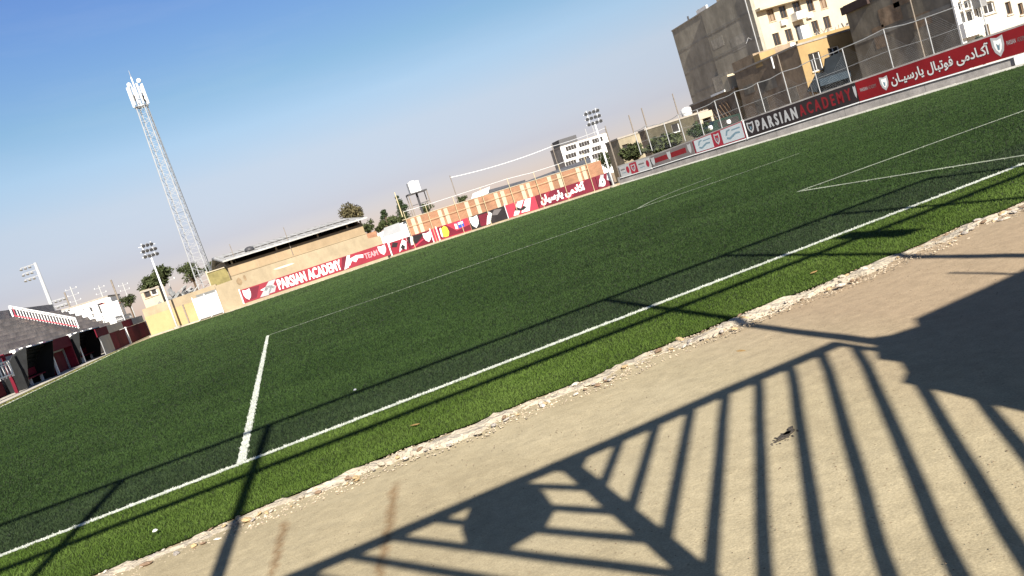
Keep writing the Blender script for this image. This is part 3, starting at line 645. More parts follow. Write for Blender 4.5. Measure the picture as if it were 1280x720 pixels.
t.links.new(mm.outputs['Color'], t.nodes['Principled BSDF'].inputs['Base Color']); t.nodes['Principled BSDF'].inputs['Roughness'].default_value = .9
u0, v0 = BBd.uv(507, 274.5); u1, v1 = BBd.uv(750, 200.5); vb = (v0+v1)/2; e = 0
w = thing('brick_wall', 'orange brick wall with paired cream pilasters above the boards', 'wall', BBd.P((u0+u1)/2, 0, -.2))
MB().prism([BBd.P(u0, -.06, -.35), BBd.P(u1, -.06, -.35), BBd.P(u1, v1, -.35), BBd.P(u0, v0, -.35)], BBd.N*.3).build('brickwork', BRICKM, w)
SW = Strip(BBd, (507, 274.5), (512, 300), (750, 200.5), (757, 222), level=False)
for x in (519, 526.5, 552.5, 560, 586, 598.5, 622.5, 630.5, 655, 662.5, 689, 701, 724.5, 731.5):
    SW.panel('pilaster', CREAM, x-2.4, x+2.2, w, -.048, .005, -.02, .97)
SW.panel('coping', CREAM, 507, 750, w, -.36, -.02, 1.003, 1.03)
SW.panel('boarded_opening', DARKM, 738, 749, w, -.047, -.02, .0, .1)
# pipe fence standing in front of the brick wall
fb = thing('pipe_fence', 'thin pale yellow pipe fence standing against the brick wall', 'fence', BBd.P((u0+u1)/2, 0, .12))
prev = None
for x, yt in ((511, 262), (538, 254), (572, 243), (606, 232), (640, 221), (672, 213), (703, 203), (735, 189.5)):
    u = SB.u(x+6); P = BBd.P(u, 0, .12); zt = zat(x, yt, P)
    MB().tube((P.x, P.y, -.05), (P.x, P.y, zt), .024, n=6).build('post', YPIPE, fb)
    if prev is not None:
        MB().tube((prev[0].x, prev[0].y, prev[1]-.04), (P.x, P.y, zt-.04), .018, n=5).build('rail', WHITEM, fb)
        MB().tube((prev[0].x, prev[0].y, 2.15), (P.x, P.y, 2.15), .016, n=5).build('rail', YPIPE, fb)
    prev = (P, zt)
# slack white cable strung high above the brick wall between two thin poles
c0 = dp(563, 222, 74); c1 = dp(690, 183, 76); c2 = dp(757, 160, 72)
pts = []
for a, b, sag in ((c0, c1, .22), (c1, c2, .08)):
    for i in range(10): q = i/10; pts.append(a.lerp(b, q)-Vector((0, 0, sag*4*q*(1-q))))
pts.append(c2)
w = thing('overhead_cable', 'slack white cable hung between thin poles above the brick wall', 'cable', (c0.x, c0.y, 0))
MB().path(pts, .03, 5).build('cable', WHITEM, w)
for p in (c0, c1, c2): MB().tube((p.x, p.y, -.05), (p.x, p.y, p.z+.2), .04, n=6).build('pole', RUSTY, w)

# ---- white panel wall between hall and brick wall
B2 = Board(BBd.P(0, 0, -.5), BBd.P(1, 0, -.5))
a, b = B2.uv(470, 293), B2.uv(507.5, 276)
w = thing('white_panel_wall', 'white painted wall panel between the tan hall and the brick wall', 'wall', B2.P((a[0]+b[0])/2, 0))
MB().prism([B2.P(a[0], -.06, -.15), B2.P(b[0], -.06, -.15), B2.P(b[0], b[1], -.15), B2.P(a[0], a[1], -.15)], B2.N*.14).build('wall', WHITE, w)
B2.prints('grey_poster', WDIM, [[B2.uv(478, 297), B2.uv(502, 289), B2.uv(499, 278), B2.uv(480, 285)]], .004, w)
a, b = B2.uv(458.5, 303), B2.uv(470, 288.5)
tag(MB().prism([B2.P(a[0], -.06, .0), B2.P(b[0], -.06, .0), B2.P(b[0], b[1], .0), B2.P(a[0], b[1], .0)], B2.N*.15).build('brick_pier', BRICKM), 'short orange brick pier at the corner of the tan hall', 'pier')

# ---- hall with grey sheet roof
BH = Board(BA.P(0, 0, -5), BA.P(1, 0, -5))
h = thing('tan_hall', 'long tan hall with a grey sheet roof and dark open clerestory', 'building', BH.P(BH.uv(370, 320)[0], 0))
ul, zl = BH.uv(283, 331); ur, zr = BH.uv(453, 281); ze = (zl+zr)/2
ub = ur
holes = []
mbw = MB()
mbw.prism([BH.P(ul, -.06, 0), BH.P(ur, -.06, 0), BH.P(ur, ze, 0), BH.P(ul, ze, 0)], -BH.N*.3)
mbw.prism([BH.P(ul, -.06, -.3), BH.P(ul, -.06, -12), BH.P(ul, ze+.6, -12), BH.P(ul, ze+.6, -2), BH.P(ul, ze, -.3)], BH.U*.3)
mbw.prism([BH.P(ur-.3, -.06, -.3), BH.P(ur-.3, -.06, -12), BH.P(ur-.3, ze+.6, -12), BH.P(ur-.3, ze+.6, -2), BH.P(ur-.3, ze, -.3)], BH.U*.3)
mbw.build('wall', TAN, h)
for x in (321, 345, 373, 398, 421):       # render joints on the long wall
    uj = BH.uv(x, 320-(x-345)*.29)[0]; MB().prism([BH.P(uj, .5, .001), BH.P(uj+.05, .5, .001), BH.P(uj+.05, ze-.05, .001), BH.P(uj, ze-.05, .001)], BH.N*.012).build('joint_strip', TAN2, h)
zro = (BH.uv(280, 327.8)[1]+BH.uv(455.5, 274.4)[1])/2
ROOF = pm('grey_sheet_roof', (.46, .45, .43), rough=.55, var=.12, scale=.8, bump=.15, bscale=5, stain=.25)
ra, rb_ = BH.uv(278, 326)[0]-.1, BH.uv(456, 273)[0]
rf = MB().prism([BH.P(ra, zro, .9), BH.P(ra, zro+.12, .9), BH.P(ra, zro+1.02, -8), BH.P(ra, zro+.2, -14), BH.P(ra, zro+.05, -14), BH.P(ra, zro+.85, -8)], BH.U*(rb_-ra)).build('roof', ROOF, h)
for i in range(19):
    u = ra+(rb_-ra)*(i+.5)/19; MB().obox(BH.P(u, zro+.125, .88), BH.U*.07, (BH.P(0, zro+1.02, -8)-BH.P(0, zro+.12, .9))*.99, Vector((0, 0, .05))).build('roof_rib', ROOF, rf)
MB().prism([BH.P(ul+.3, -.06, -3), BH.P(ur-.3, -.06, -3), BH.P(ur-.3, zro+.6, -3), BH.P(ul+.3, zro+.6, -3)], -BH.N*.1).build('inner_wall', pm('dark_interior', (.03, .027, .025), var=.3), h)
for x in (289, 345, 397, 434, 451):
    u = BH.uv(x, 327-(x-285)*.295)[0]; MB().obox(BH.P(u-.07, ze, -.05), BH.U*.14, -BH.N*.14, Vector((0, 0, zro-ze+.1))).build('column', CREAM, h)
p = BH.P(BH.uv(313, 308)[0], zro+.35, -1.4)
tag(MB().lathe((p.x, p.y, p.z), [(.42, 0), (.45, .1), (.4, .3), (.15, .42)], 12).build('roof_tank', DARKM, smooth=True), 'small dark domed tank sitting on the grey hall roof', 'tank')

# ---- yellow wall towards the stand corner
YL0 = gp(190, 419.8); YL1 = gp(282, 389.8)
BY = Board(YL0-(YL1-YL0).normalized()*6, YL1)
YEL = pm('ochre_plaster', (.43, .315, .16), rough=.9, var=.08, scale=1.2, bump=.2, bscale=10, stain=.12)
vt = (BY.uv(190, 396)[1]+BY.uv(250, 372)[1])/2
w = thing('ochre_wall', 'ochre yellow wall behind the white floodlight pole by the stand', 'wall', BY.P(BY.L*.6, 0))
ca, cb = BY.uv(189.5, 419.5)[0], BY.L
MB().prism([BY.P(ca, -.06, 0), BY.P(cb, -.06, 0), BY.P(cb, vt, 0), BY.P(ca, vt, 0)], -BY.N*.3).build('wall', YEL, w)
MB().prism([BY.P(ca, vt+.003, 0), BY.P(cb, vt+.003, 0), BY.P(cb, vt+.85, 0), BY.P(ca, vt+.7, 0)], -BY.N*.25).build('upper_wall', TAN2, w)
a = BY.uv(236, 401); BY.slab('drain_pipe', RUSTY, [(a[0]-.06, .1), (a[0]+.06, .1), (a[0]+.06, 1.75), (a[0]-.06, 1.75)], .01, .1, w)
struct(MB().prism([BY.P(ca, -.06, .02), BY.P(cb+1.5, -.06, .02), BY.P(cb+1.5, .06, .02), BY.P(ca, .06, .02)], BY.N*.6).build('wall_footing', CONC))
# white corrugated enclosure at the foot of the mast
BE = Board(BY.P(0, 0, .75), BY.P(1, 0, .75)); q = [BE.uv(*z) for z in ((247, 395), (294, 382.5), (285, 361), (241, 372))]
ua, ub = (q[0][0]+q[3][0])/2, (q[1][0]+q[2][0])/2; zt = (q[2][1]+q[3][1])/2
w = thing('equipment_enclosure', 'white corrugated metal enclosure at the foot of the lattice mast', 'enclosure', BE.P((ua+ub)/2, 0))
for i in range(3):
    a0 = ua+(ub-ua)*i/3; a1 = ua+(ub-ua)*(i+1)/3; nn = 14; m = MB()
    for j in range(nn):
        t0 = a0+.05+(a1-a0-.1)*j/nn; t1 = a0+.05+(a1-a0-.1)*(j+1)/nn; d0 = .03*(j % 2); d1 = .03*((j+1) % 2)
        m.poly([BE.P(t0, .06, d0), BE.P(t1, .06, d1), BE.P(t1, zt, d1), BE.P(t0, zt, d0)])
    m.build('panel', pm('white_sheet', (.40, .42, .44), rough=.5, var=.06), w)
    MB().obox(BE.P(a0-.04, 0, -.05), BE.U*.08, BE.N*.12, Vector((0, 0, zt+.12))).build('post', WHITEM, w)
    MB().obox(BE.P(a0+.05, zt*.5, .035), BE.U*(a1-a0-.1), BE.N*.03, Vector((0, 0, .06))).build('rail', WHITEM, w)
MB().obox(BE.P(ub-.04, 0, -.05), BE.U*.08, BE.N*.12, Vector((0, 0, zt+.12))).build('post', WHITEM, w)
MB().obox(BE.P(ub+.06, 0, -.3), BE.U*.75, -BE.N*.8, Vector((0, 0, zt+.2))).build('cabinet', pm('grey_cabinet', (.16, .16, .155), var=.2), w)
MB().obox(BE.P(ua+.3, zt-.1, -.25), BE.U*(ub-ua-.6), -BE.N*.7, Vector((0, 0, .3))).build('cabinet', pm('grey_cabinet', (.16, .16, .155)), w)

# ================================================================== right boundary
KW = pm('white_kerb', (.64, .62, .56), rough=.8, var=.12, scale=3, bump=.2, stain=.2)
o = MB(); n = 34; LR = (REND-RB0).length
kr = bpy.data.objects.new('kerb', None); COL.objects.link(kr); kr.location = RB0; OFF[kr.name] = tuple(RB0); kr['kind'] = 'structure'
nR = BR.N
for i in range(n):
    a = RB0+RD*(LR*i/n+.012)+nR*.02; MB().obox((a.x, a.y, -.06), RD*(LR/n-.024), -nR*.2, Vector((0, 0, .17+random.uniform(-.01, .01)))).build('kerb_stone', KW, kr)
zw = .66
w = thing('low_concrete_wall', 'low grey stained concrete wall below the row of boards', 'wall', BR.P(BR.L*.5, 0, 0))
LB = BR.L+30
nseg = 12
for i in range(nseg):
    a = -.6+(LB+.6)*i/nseg; MB().obox(BR.P(a+.01, -.06, 0), BR.U*((LB+.6)/nseg-.02), -BR.N*.35, Vector((0, 0, zw+.055))).build('wall_segment', GREYC, w)
u = BR.uv(1276, 66)[0]; MB().obox(BR.P(u-.35, -.05, .002), BR.U*1.1, BR.N*.12, Vector((0, 0, .66))).build('white_pier', WHITE, w)
S1 = Strip(BR, (772, 209), (775, 222), (812, 196.5), (816, 209.5), level=False)
S2 = Strip(BR, (814.5, 195.5), (818, 208.5), (864.5, 176.5), (868, 192.5), level=False)
S3 = Strip(BR, (866, 176), (870, 192), (928, 151), (932.5, 172.5), level=False)
S4 = Strip(BR, (930, 151.5), (934, 172), (1067, 103.5), (1075, 126.5), level=False)
S5 = Strip(BR, (1068, 103.3), (1075.2, 126.5), (1254, 40), (1263, 70.5), level=False)
# backing wall that carries boards and fence
tops = [(s.u0, s.t(s.u0)) for s in (S1, S2, S3, S4, S5)]+[(S5.u1, S5.t(S5.u1)), (LB, S5.t(S5.u1))]
for i, (a, b) in enumerate(zip(tops[:-1], tops[1:])):
    MB().prism([BR.P(a[0]+.004, zw+.057, -.02), BR.P(b[0]-.004, zw+.057, -.02), BR.P(b[0]-.004, b[1]+.1, -.02), BR.P(a[0]+.004, a[1]+.1, -.02)], -BR.N*.2).build('backing_segment', GREYC, w)
def lip(s, r, xa, xb): s.panel('bottom_rail', WHITEM, xa, xb, r, .0, .09, -.07, -.015)
r = thing('advertising_board', 'pair of white sponsor panels with red discs around a red crest panel', 'board', S1.at(795))
S1.panel('panel', WDIM, 775.5, 788, r); S1.panel('panel', WDIM, 797, 813, r); S1.panel('panel', RED, 788.3, 796.8, r)
for x in (785.2, 810): S1.fl('disc', RED, [[(x+1.9*math.cos(a*.52), .5+.33*math.sin(a*.52)) for a in range(12)]], r)
S1.fl('print_line', GRY, [[(777, .58), (782, .58), (782, .7), (777, .7)], [(799, .6), (806, .6), (806, .72), (799, .72)]], r); S1.fl('print_line', SLATE, [[(778, .3), (783, .3), (783, .36), (778, .36)], [(800, .3), (806, .3), (806, .36), (800, .36)]], r)
S1.shield(WDIM, 792.3, 5, .15, .85, r, inner=RED)
lip(S1, r, 774, 813.5)
r = thing('advertising_board', 'dull grey banner with red bars and three pale crests', 'board', S2.at(840))
S2.panel('panel', GRY, 815.3, 867, r); S2.fl('red_bar', DKRED, [[(819, .3), (835, .3), (835, .72), (819, .72)], [(839, .3), (858, .3), (858, .72), (839, .72)]], r)
for x in (817, 837, 862.5): S2.shield(WDIM, x, 4.2, .12, .9, r, .060)
lip(S2, r, 815, 867.3)
r = thing('advertising_board', 'two pale panels with a blue wave logo around a red crest panel', 'board', S3.at(900))
S3.panel('frame', RED, 868, 930, r, .01, .04)
for xa, xb in ((869.5, 891), (902.8, 929)):
    S3.panel('panel', PALEB, xa, xb, r, .042, .055, .06, .95); k = (xb-xa)
    wave = [(0.2, .28), (.35, .2), (.5, .3), (.65, .42), (.85, .4), (.85, .5), (.65, .54), (.48, .44), (.35, .33), (.22, .4)]
    S3.fl('wave_logo', SLATE, [[(xa+k*a, b) for a, b in wave], [(xa+k*a, b) for a, b in ((.18, .5), (.25, .5), (.32, .72), (.45, .76), (.42, .84), (.26, .8))]], r, .059)
    S3.fl('print_line', SLATE, [[(xa+k*.5, .68), (xa+k*.9, .68), (xa+k*.9, .76), (xa+k*.5, .76)]], r, .059)
S3.shield(WDIM, 897, 6.5, .12, .88, r, inner=RED)
lip(S3, r, 868, 930)
r = thing('advertising_board', 'black board lettered PARSIAN in white and ACADEMY in dark red', 'board', S4.at(1000))
S4.panel('panel', BLK, 933, 1071.3, r); S4.panel('end_post', WHITEM, 931.5, 932.8, r, 0, .09, -.1, 1.04)
S4.shield(WDIM, 939, 8, .16, .86, r, inner=BLK); S4.shield(WDIM, 1069.5, 3.2, .2, .85, r)
S4.txt('P A R S I A N', WDIM, 946, 996, .16, .82, r, bold=.012, fat=.03); S4.txt('A C A D E M Y', DKRED, 1000, 1064, .2, .82, r, bold=.01, fat=.025)
lip(S4, r, 933, 1071)
r = thing('advertising_board', 'long dark red board with white Persian lettering between two crests', 'board', S5.at(1180))
S5.panel('panel', RED2 if False else pm('board_deep_red', (.165, .007, .010), rough=.5, var=.14, scale=.7, bump=.35, bscale=1.6, stain=.15), 1072, 1345, r)
S5.shield(WDIM, 1106, 10, .14, .84, r, inner=WPR); S5.shield(WDIM, 1248.5, 15, .10, .93, r, inner=WPR)
pers = fa('akTAdmY fWtbAl pArsiTAn')
S5.txt(pers, BLK, 1113.8, 1237.8, .145, .85, r, d=.056, bold=.045, name='lettering_outline')
S5.txt(pers, pm('print_dull_white', (.46, .46, .46), var=.05, bump=0), 1114, 1237, .17, .84, r, d=.060, bold=.022)
for xa, xb in ((1076, 1085), (1259, 1270)): S5.txt('PARSIAN', WDIM, xa, xb, .45, .62, r)
for xa, xb in ((1086, 1096), (1272, 1283)): S5.txt('ACADEMY', GRY, xa, xb, .45, .62, r)
lip(S5, r, 1072, 1345)
# chain link fence on top of the backing wall
fe = thing('chain_link_fence', 'grey chain link fence with sagging top pipe above the boards', 'fence', BR.P(BR.L*.6, 0, -.1))
Bf = Board(BR.P(0, 0, -.12), BR.P(1, 0, -.12)); ppx = [(791, 165, 801, 192), (805, 158, 815, 187), (829, 153, 838, 182), (848, 143, 856.5, 175), (871, 137, 880, 168), (893, 126, 903, 161), (917.5, 115, 928, 151), (945.5, 104, 957, 141), (978, 90, 989, 130), (1012, 76, 1026, 118), (1051, 61, 1064, 104), (1103, 37, 1117, 86), (1157, 22, 1168, 69), (1222, -4, 1236, 47)]
pr = None
for x0, y0, x1, y1 in ppx:
    ub_, vb_ = Bf.uv(x1, y1); ut, vt_ = Bf.uv(x0, y0); P = Bf.P(ub_, vb_-.1); T = Bf.P(ub_, vt_)
    MB().tube(P, T, .035, n=6).build('post', GREYM, fe)
    if pr is not None:
        m = MB(); a, b = pr[1], T; m.path([a.lerp(b, k/4)-Vector((0, 0, .10*4*(k/4)*(1-k/4)*random.uniform(.4, 1.1))) for k in range(5)], .028, 5); m.build('top_pipe', GREYM, fe)
        MB().tube(pr[0].lerp(pr[1], .48), P.lerp(T, .48), .012, n=4).build('tie_wire', GREYM, fe)
    pr = (P, T) if pr is None else (P, T)
    ppl = globals().setdefault('POSTS', []); ppl.append((P, T))
# the woven wire itself
m = MB()
for (P0, T0), (P1, T1) in zip(POSTS[:-1], POSTS[1:]):
    n = max(6, int((P1-P0).length/.14)); hgt = (T0-P0).length
    for i in range(n):
        for s in (1, -1):
            t0 = i/n; kk = hgt/(P1-P0).length
            t1 = t0+s*kk; f1 = 1
            if t1 > 1: f1 = (1-t0)/kk; t1 = 1
            if t1 < 0: f1 = t0/kk; t1 = 0
            a = P0.lerp(P1, t0); b = P0.lerp(P1, t1)+(T0-P0).lerp(T1-P1, t1)*f1
            dv = Vector((0, 0, .0035)); m.poly([a-dv, b-dv, b+dv, a+dv])
mo = m.build('woven_wire', GREYM, fe, kind='stuff')

# ================================================================== masts and poles
def to_cam(P): 
    d = Vector((CAM.x-P[0], CAM.y-P[1], 0)); return d.normalized()
def floodlight(base, ztop, label, rows, group=None, tilt=.25, rb=.10, rt=.06):
    f = Vector((0.0-base[0]*.9, 22-base[1], 0)).normalized(); s = Vector((f.y, -f.x, 0)) ; s = s if s.dot(_r0) > 0 else -s
    r = thing('floodlight_pole', label, 'floodlight', (base[0], base[1], 0), group)
    MB().tube((base[0], base[1], -.05), (base[0], base[1], ztop), rb, rt, n=12).build('pole', WHITEM, r, smooth=True)
    MB().lathe((base[0], base[1], -.04), [(.32, 0), (.32, .14), (.2, .2)], 12).build('base', CONC, r)
    fr = MB(); B = Vector((base[0], base[1], ztop)); nrow = len(rows)
    for j, n in enumerate(rows):
        z = ztop-.1+j*.45; ww = .34*max(rows)/2+.04
        fr.bar(B+s*-ww+Vector((0, 0, z-ztop)), B+s*ww+Vector((0, 0, z-ztop)), .05)
    for q in (-1, 1): fr.bar(B+s*(q*.4)+Vector((0, 0, -.12)), B+s*(q*.4)+Vector((0, 0, .45*nrow-.28)), .05)
    fr.build('lamp_frame', WHITEM, r)
    for j, n in enumerate(rows):
        for i in range(n):
            c = B+s*((i-(n-1)/2)*.345)+Vector((0, 0, j*.45-.02))+f*.08
            ax = (f-Vector((0, 0, .75))).normalized(); m = MB(); m.tube(c-ax*.05, c+ax*.14, .09, .16, n=10)
            L = m.build('lamp', DARKM if j == -1 else pm('lamp_housing', (.10, .10, .105), rough=.4, var=.1), r)
            MB().tube(c+ax*.142, c+ax*.150, .148, .148, n=10).build('lens', pm('lamp_lens', (.10, .10, .11), rough=.15, var=.05, bump=0, spec=.6), L)
            MB().tube(c-ax*.10, c-ax*.052, .07, .12, n=8).build('cap', WHITEM, L)
    return r
b = gp(221, 410.5); b = Vector((b.x, b.y+.5, 0)); floodlight(b, zat(189, 318, b), 'white floodlight pole in front of the ochre wall', (4, 4, 3))
b = BBd.P(BBd.uv(768.5, 231)[0]-.1, 0, .5); floodlight(b, zat(744.5, 152, b), 'white floodlight pole at the corner between brick wall and boards', (4, 4, 4))

# lattice phone mast
mb_ = BY.P(BY.uv(254.5, 376)[0], 0, -3.0); zt = zat(172, 135, mb_)
mast = thing('lattice_mast', 'tall white lattice mast with phone antennas behind the white enclosure', 'mast', (mb_.x, mb_.y, 0))
s = Vector((_r0.x, _r0.y, 0)); f = Vector((_f.x, _f.y, 0)).normalized()
WL, WT = .66, .36
def mp_(i, z):
    a = z/zt; hw = WL+(WT-WL)*a; sx, sy = ((-1, -1), (1, -1), (1, 1), (-1, 1))[i]; return Vector((mb_.x, mb_.y, z))+s*(hw*sx)+f*(hw*sy)
for i in range(4): MB().bar(mp_(i, -.05), mp_(i, zt), .07).build('leg', pm('weathered_white_steel', (.36, .37, .38), rough=.45, var=.1, scale=4), mast)
nb = 30; 
for fc in range(4):
    m = MB()
    for j in range(nb):
        z0, z1 = zt*j/nb, zt*(j+1)/nb; a, c = fc, (fc+1) % 4
        m.bar(mp_(a, z0), mp_(c, z1), .024) if j % 2 else m.bar(mp_(c, z0), mp_(a, z1), .024)
        m.bar(mp_(a, z1), mp_(c, z1), .02)
    m.build('bracing', GREYM, mast)
m = MB()
for j in range(60): z = .5+(zt-1)*j/60; q = Vector((mb_.x, mb_.y, z))+s*(WL+(WT-WL)*z/zt+.09); m.bar(q-f*.16, q+f*.16, .02)
for k in (-.16, .16): m.bar(Vector((mb_.x, mb_.y, .4))+s*(WL+.1)+f*k, Vector((mb_.x, mb_.y, zt))+s*(WT+.1)+f*k, .04)
m.build('ladder', pm('dull_steel', (.24, .25, .26), rough=.5), mast)
pf = MB(); 
for k in range(8):
    a0 = k*math.pi/4; a1 = (k+1)*math.pi/4; r0 = .60
    P = lambda a, z: Vector((mb_.x, mb_.y, zt+z))+s*(r0*math.cos(a))+f*(r0*math.sin(a))
    for z in (.05, 1.0): pf.bar(P(a0, z), P(a1, z), .06)
    pf.bar(P(a0, .05), Vector((mb_.x, mb_.y, zt+.05)), .06); pf.bar(P(a0, .05), P(a0, 1.9), .06)
pf.build('platform', GREYM, mast)
MB().bar((mb_.x, mb_.y, zt), (mb_.x, mb_.y, zt+2.7), .10).build('top_pole', WHITEM, mast)
for a in (.3, 1.2, 2.3, 3.25, 4.4, 5.5):
    q = Vector((mb_.x, mb_.y, zt+.15))+s*(0.68*math.cos(a))+f*(0.68*math.sin(a)); d_ = (s*math.cos(a)+f*math.sin(a)); t_ = Vector((-d_.y, d_.x, 0))
    an = MB().obox(q-t_*.14-d_*.06, t_*.17, d_*.10, Vector((0, 0, 1.8))).build('antenna_panel', pm('antenna_grey_white', (.5, .5, .5), rough=.5, var=.08), mast)
    MB().obox(q-t_*.08-d_*.22+Vector((0, 0, .4)), t_*.16, d_*.14, Vector((0, 0, .5))).build('radio_unit', DARKM if a in (1.2, 4.4) else WHITEM, an)
for a, z in ((2.6, 2.2), (.6, 2.3)):
    q = Vector((mb_.x, mb_.y, zt+z))+s*(.55*math.cos(a))+f*(.5*math.sin(a)); MB().tube(q-f*.1, q+f*.05, .18, .18, n=14).build('dish', WHITE, mast)
MB().tube((mb_.x, mb_.y, zt+2.7), (mb_.x, mb_.y, zt+3.3), .03, .02).build('lightning_rod', GREYM, mast)

def pole(x, y, x2, y2, dist, label, r=.05, mat=RUSTY, arms=0, cat='pole', group=None):
    p = dp(x2, y2, dist); zt = zat(x, y, p)
    t_ = thing('utility_pole', label, cat, (p.x, p.y, 0), group); MB().tube((p.x, p.y, -.05), (p.x, p.y, zt), r*1.3, r, n=7).build('pole', mat, t_)
    for k in range(arms):
        z = zt-.4-k*.9; q = Vector((p.x, p.y, z)); MB().bar(q-s*.9, q+s*.9, .06).build('cross_arm', mat, t_)
        for e in (-.8, 0, .8): MB().lathe((q.x+s.x*e, q.y+s.y*e, z+.03), [(.05, 0), (.06, .08), (.03, .14)], 6).build('insulator', WHITE, t_)
    return t_
pole(840.5, 117, 850, 150, 88, 'thin dark pole left of the grey apartment block', .06)
pole(802, 135, 815, 180, 80, 'thin dark pole rising above the cream house roof', .06)
pole(785.5, 144, 799, 188, 82, 'thin dark pole behind the sponsor panels with red discs', .06)
pole(287, 305, 295, 328, 74, 'thin pole standing in front of the tan hall left end', .03)
pole(355, 284, 364, 312, 74, 'thin pole leaning across the middle of the hall roof', .03)
pole(757, 160, 764, 185, 79, 'thin dark pole beside the floodlight at the brick wall end', .05)
pole(138, 350, 150, 380, 95, 'dark wooden pole behind the far end of the stand', .09)
pole(82, 365, 90, 390, 110, 'short dark pole on the skyline behind the stand', .09)
pole(494, 240, 503, 270, 92, 'slim lamp pole among the dark conifers', .05, YPIPE)
pole(211, 346, 219, 375, 100, 'thin lattice style pole beside the big round tree', .06, GREYM, arms=1)
pole(205, 355, 214, 385, 86, 'thin cream pipe standing on top of the ochre wall', .05, YPIPE)
pole(92, 357, 98, 385, 130, 'faint power pole with three cross arms behind the stand', .09, GREYM, arms=3)
pole(126, 356, 132, 380, 140, 'faint power pole with two cross arms behind the white house', .09, GREYM, arms=2)
pole(155, 353, 160, 372, 150, 'distant power pole above the small conical tree', .09, GREYM, arms=2)
# second floodlight mast behind the stand, its arms seen edge on
p = dp(66, 386, 92); zt2 = zat(45, 328, p)
ft = thing('floodlight_mast', 'thick white floodlight mast with side arms behind the grey stand', 'floodlight', (p.x, p.y, 0))
MB().tube((p.x, p.y, -.05), (p.x, p.y, zt2), .25, .14, n=12).build('pole', pm('weathered_white_steel', (.36, .37, .38)), ft, smooth=True)
for z, sg in ((zt2-.1, -1), (zt2-.7, -1), (zt2-1.3, -1), (zt2-4.2, 1), (zt2-4.8, 1), (zt2-5.4, 1)):
    q = Vector((p.x, p.y, z)); MB().bar(q, q+s*(sg*1.5), .07).build('arm', GREYM, ft)
    for e in (.6, 1.05, 1.5): c = q+s*(sg*e); MB().tube(c, c+Vector((0, 0, -.22))-f*.1, .06, .16, n=8).build('lamp', GREYM, ft)

# ================================================================== stand, dugouts and sheds on the left side
STEP = pm('terrace_concrete', (.55, .49, .43), rough=.92, var=.15, scale=1.2, bump=.3, bscale=8, stain=.3)
SX, SBX, SY0, SY1 = -34.3, -38.6, 16., 70.5
st = thing('spectator_stand', 'grey concrete terrace stand along the touchline', 'stand', (SX-2, 45, 0))
ns_ = 9
for i in range(ns_):
    x1 = SX-(SX-SBX)*i/ns_; x0 = SX-(SX-SBX)*(i+1)/ns_; z = 2.0+3.0*i/ns_
    sh = .0 if i < 2 else 0
    MB().box((x0+.003, SY0, -.05), (x1, SY1+.25*i*0, z)).build('step', STEP, st)
MB().box((SBX-.35, SY0, -.05), (SBX, SY1, 5.35)).build('back_wall', pm('stand_back', (.26, .25, .25), var=.2), st)
# painted sheet panels on the stand front
def front_panel(y0, y1, z0, z1, mat, x=-34.3, th=.06, name='front_panel', parent=None):
    return MB().box((x, y0+.01, z0), (x+th, y1-.01, z1)).build(name, mat, parent or st)
GPAN = pm('grey_panel', (.27, .28, .295), rough=.5, var=.12, scale=1.5, bump=.05, stain=.2)
seq = [(56, 59, GPAN, GPAN), (59, 63.6, MAROON, GPAN), (63.6, 66, GPAN, MAROON), (66, 70.5, GPAN, MAROON2)]
for y0, y1, mt, mb2 in seq:
    front_panel(y0, y1, 1.4, 2.02, mt); front_panel(y0, y1, .0, 1.385, mb2)
for y0, y1 in ((18, 24), (24, 30), (30, 36)): front_panel(y0, y1, 0, 1.95, GPAN)
# a separate sheet fence continuing past the stand
FXX = -32.35
fy = lambda x: xp(x, 440-(x-135)*.40, FXX).y
sf = thing('sheet_fence', 'maroon and grey sheet metal fence past the end of the stand', 'fence', (FXX, fy(160), 0))
for xa, xb, mt in ((129, 143, MAROON), (143, 161, GPAN), (161, 173, MAROON), (173, 186, GPAN)): front_panel(fy(xa), fy(xb), 1.38, 1.98, mt, FXX, parent=sf)
for xa, xb, mt in ((131, 143, GPAN), (143, 150, MAROON), (150, 160, MAROON2), (160, 178, MAROON2), (178, 183, MAROON), (183, 188.5, MAROON2)): front_panel(fy(xa), fy(xb), -.02, 1.36, mt, FXX, parent=sf)
for x in (161.5, 187.6): MB().box((FXX+.062, fy(x)-.1, -.02), (FXX+.2, fy(x)+.1, 1.45)).build('post', WHITE, sf)
# pavement in front of the stand
struct(MB().box((-34.3, 10, -.05), (-32.1, 62, .03)).build('pavement', pm('pavement_concrete', (.52, .48, .41), rough=.9, var=.12, scale=2, bump=.3, stain=.2)))
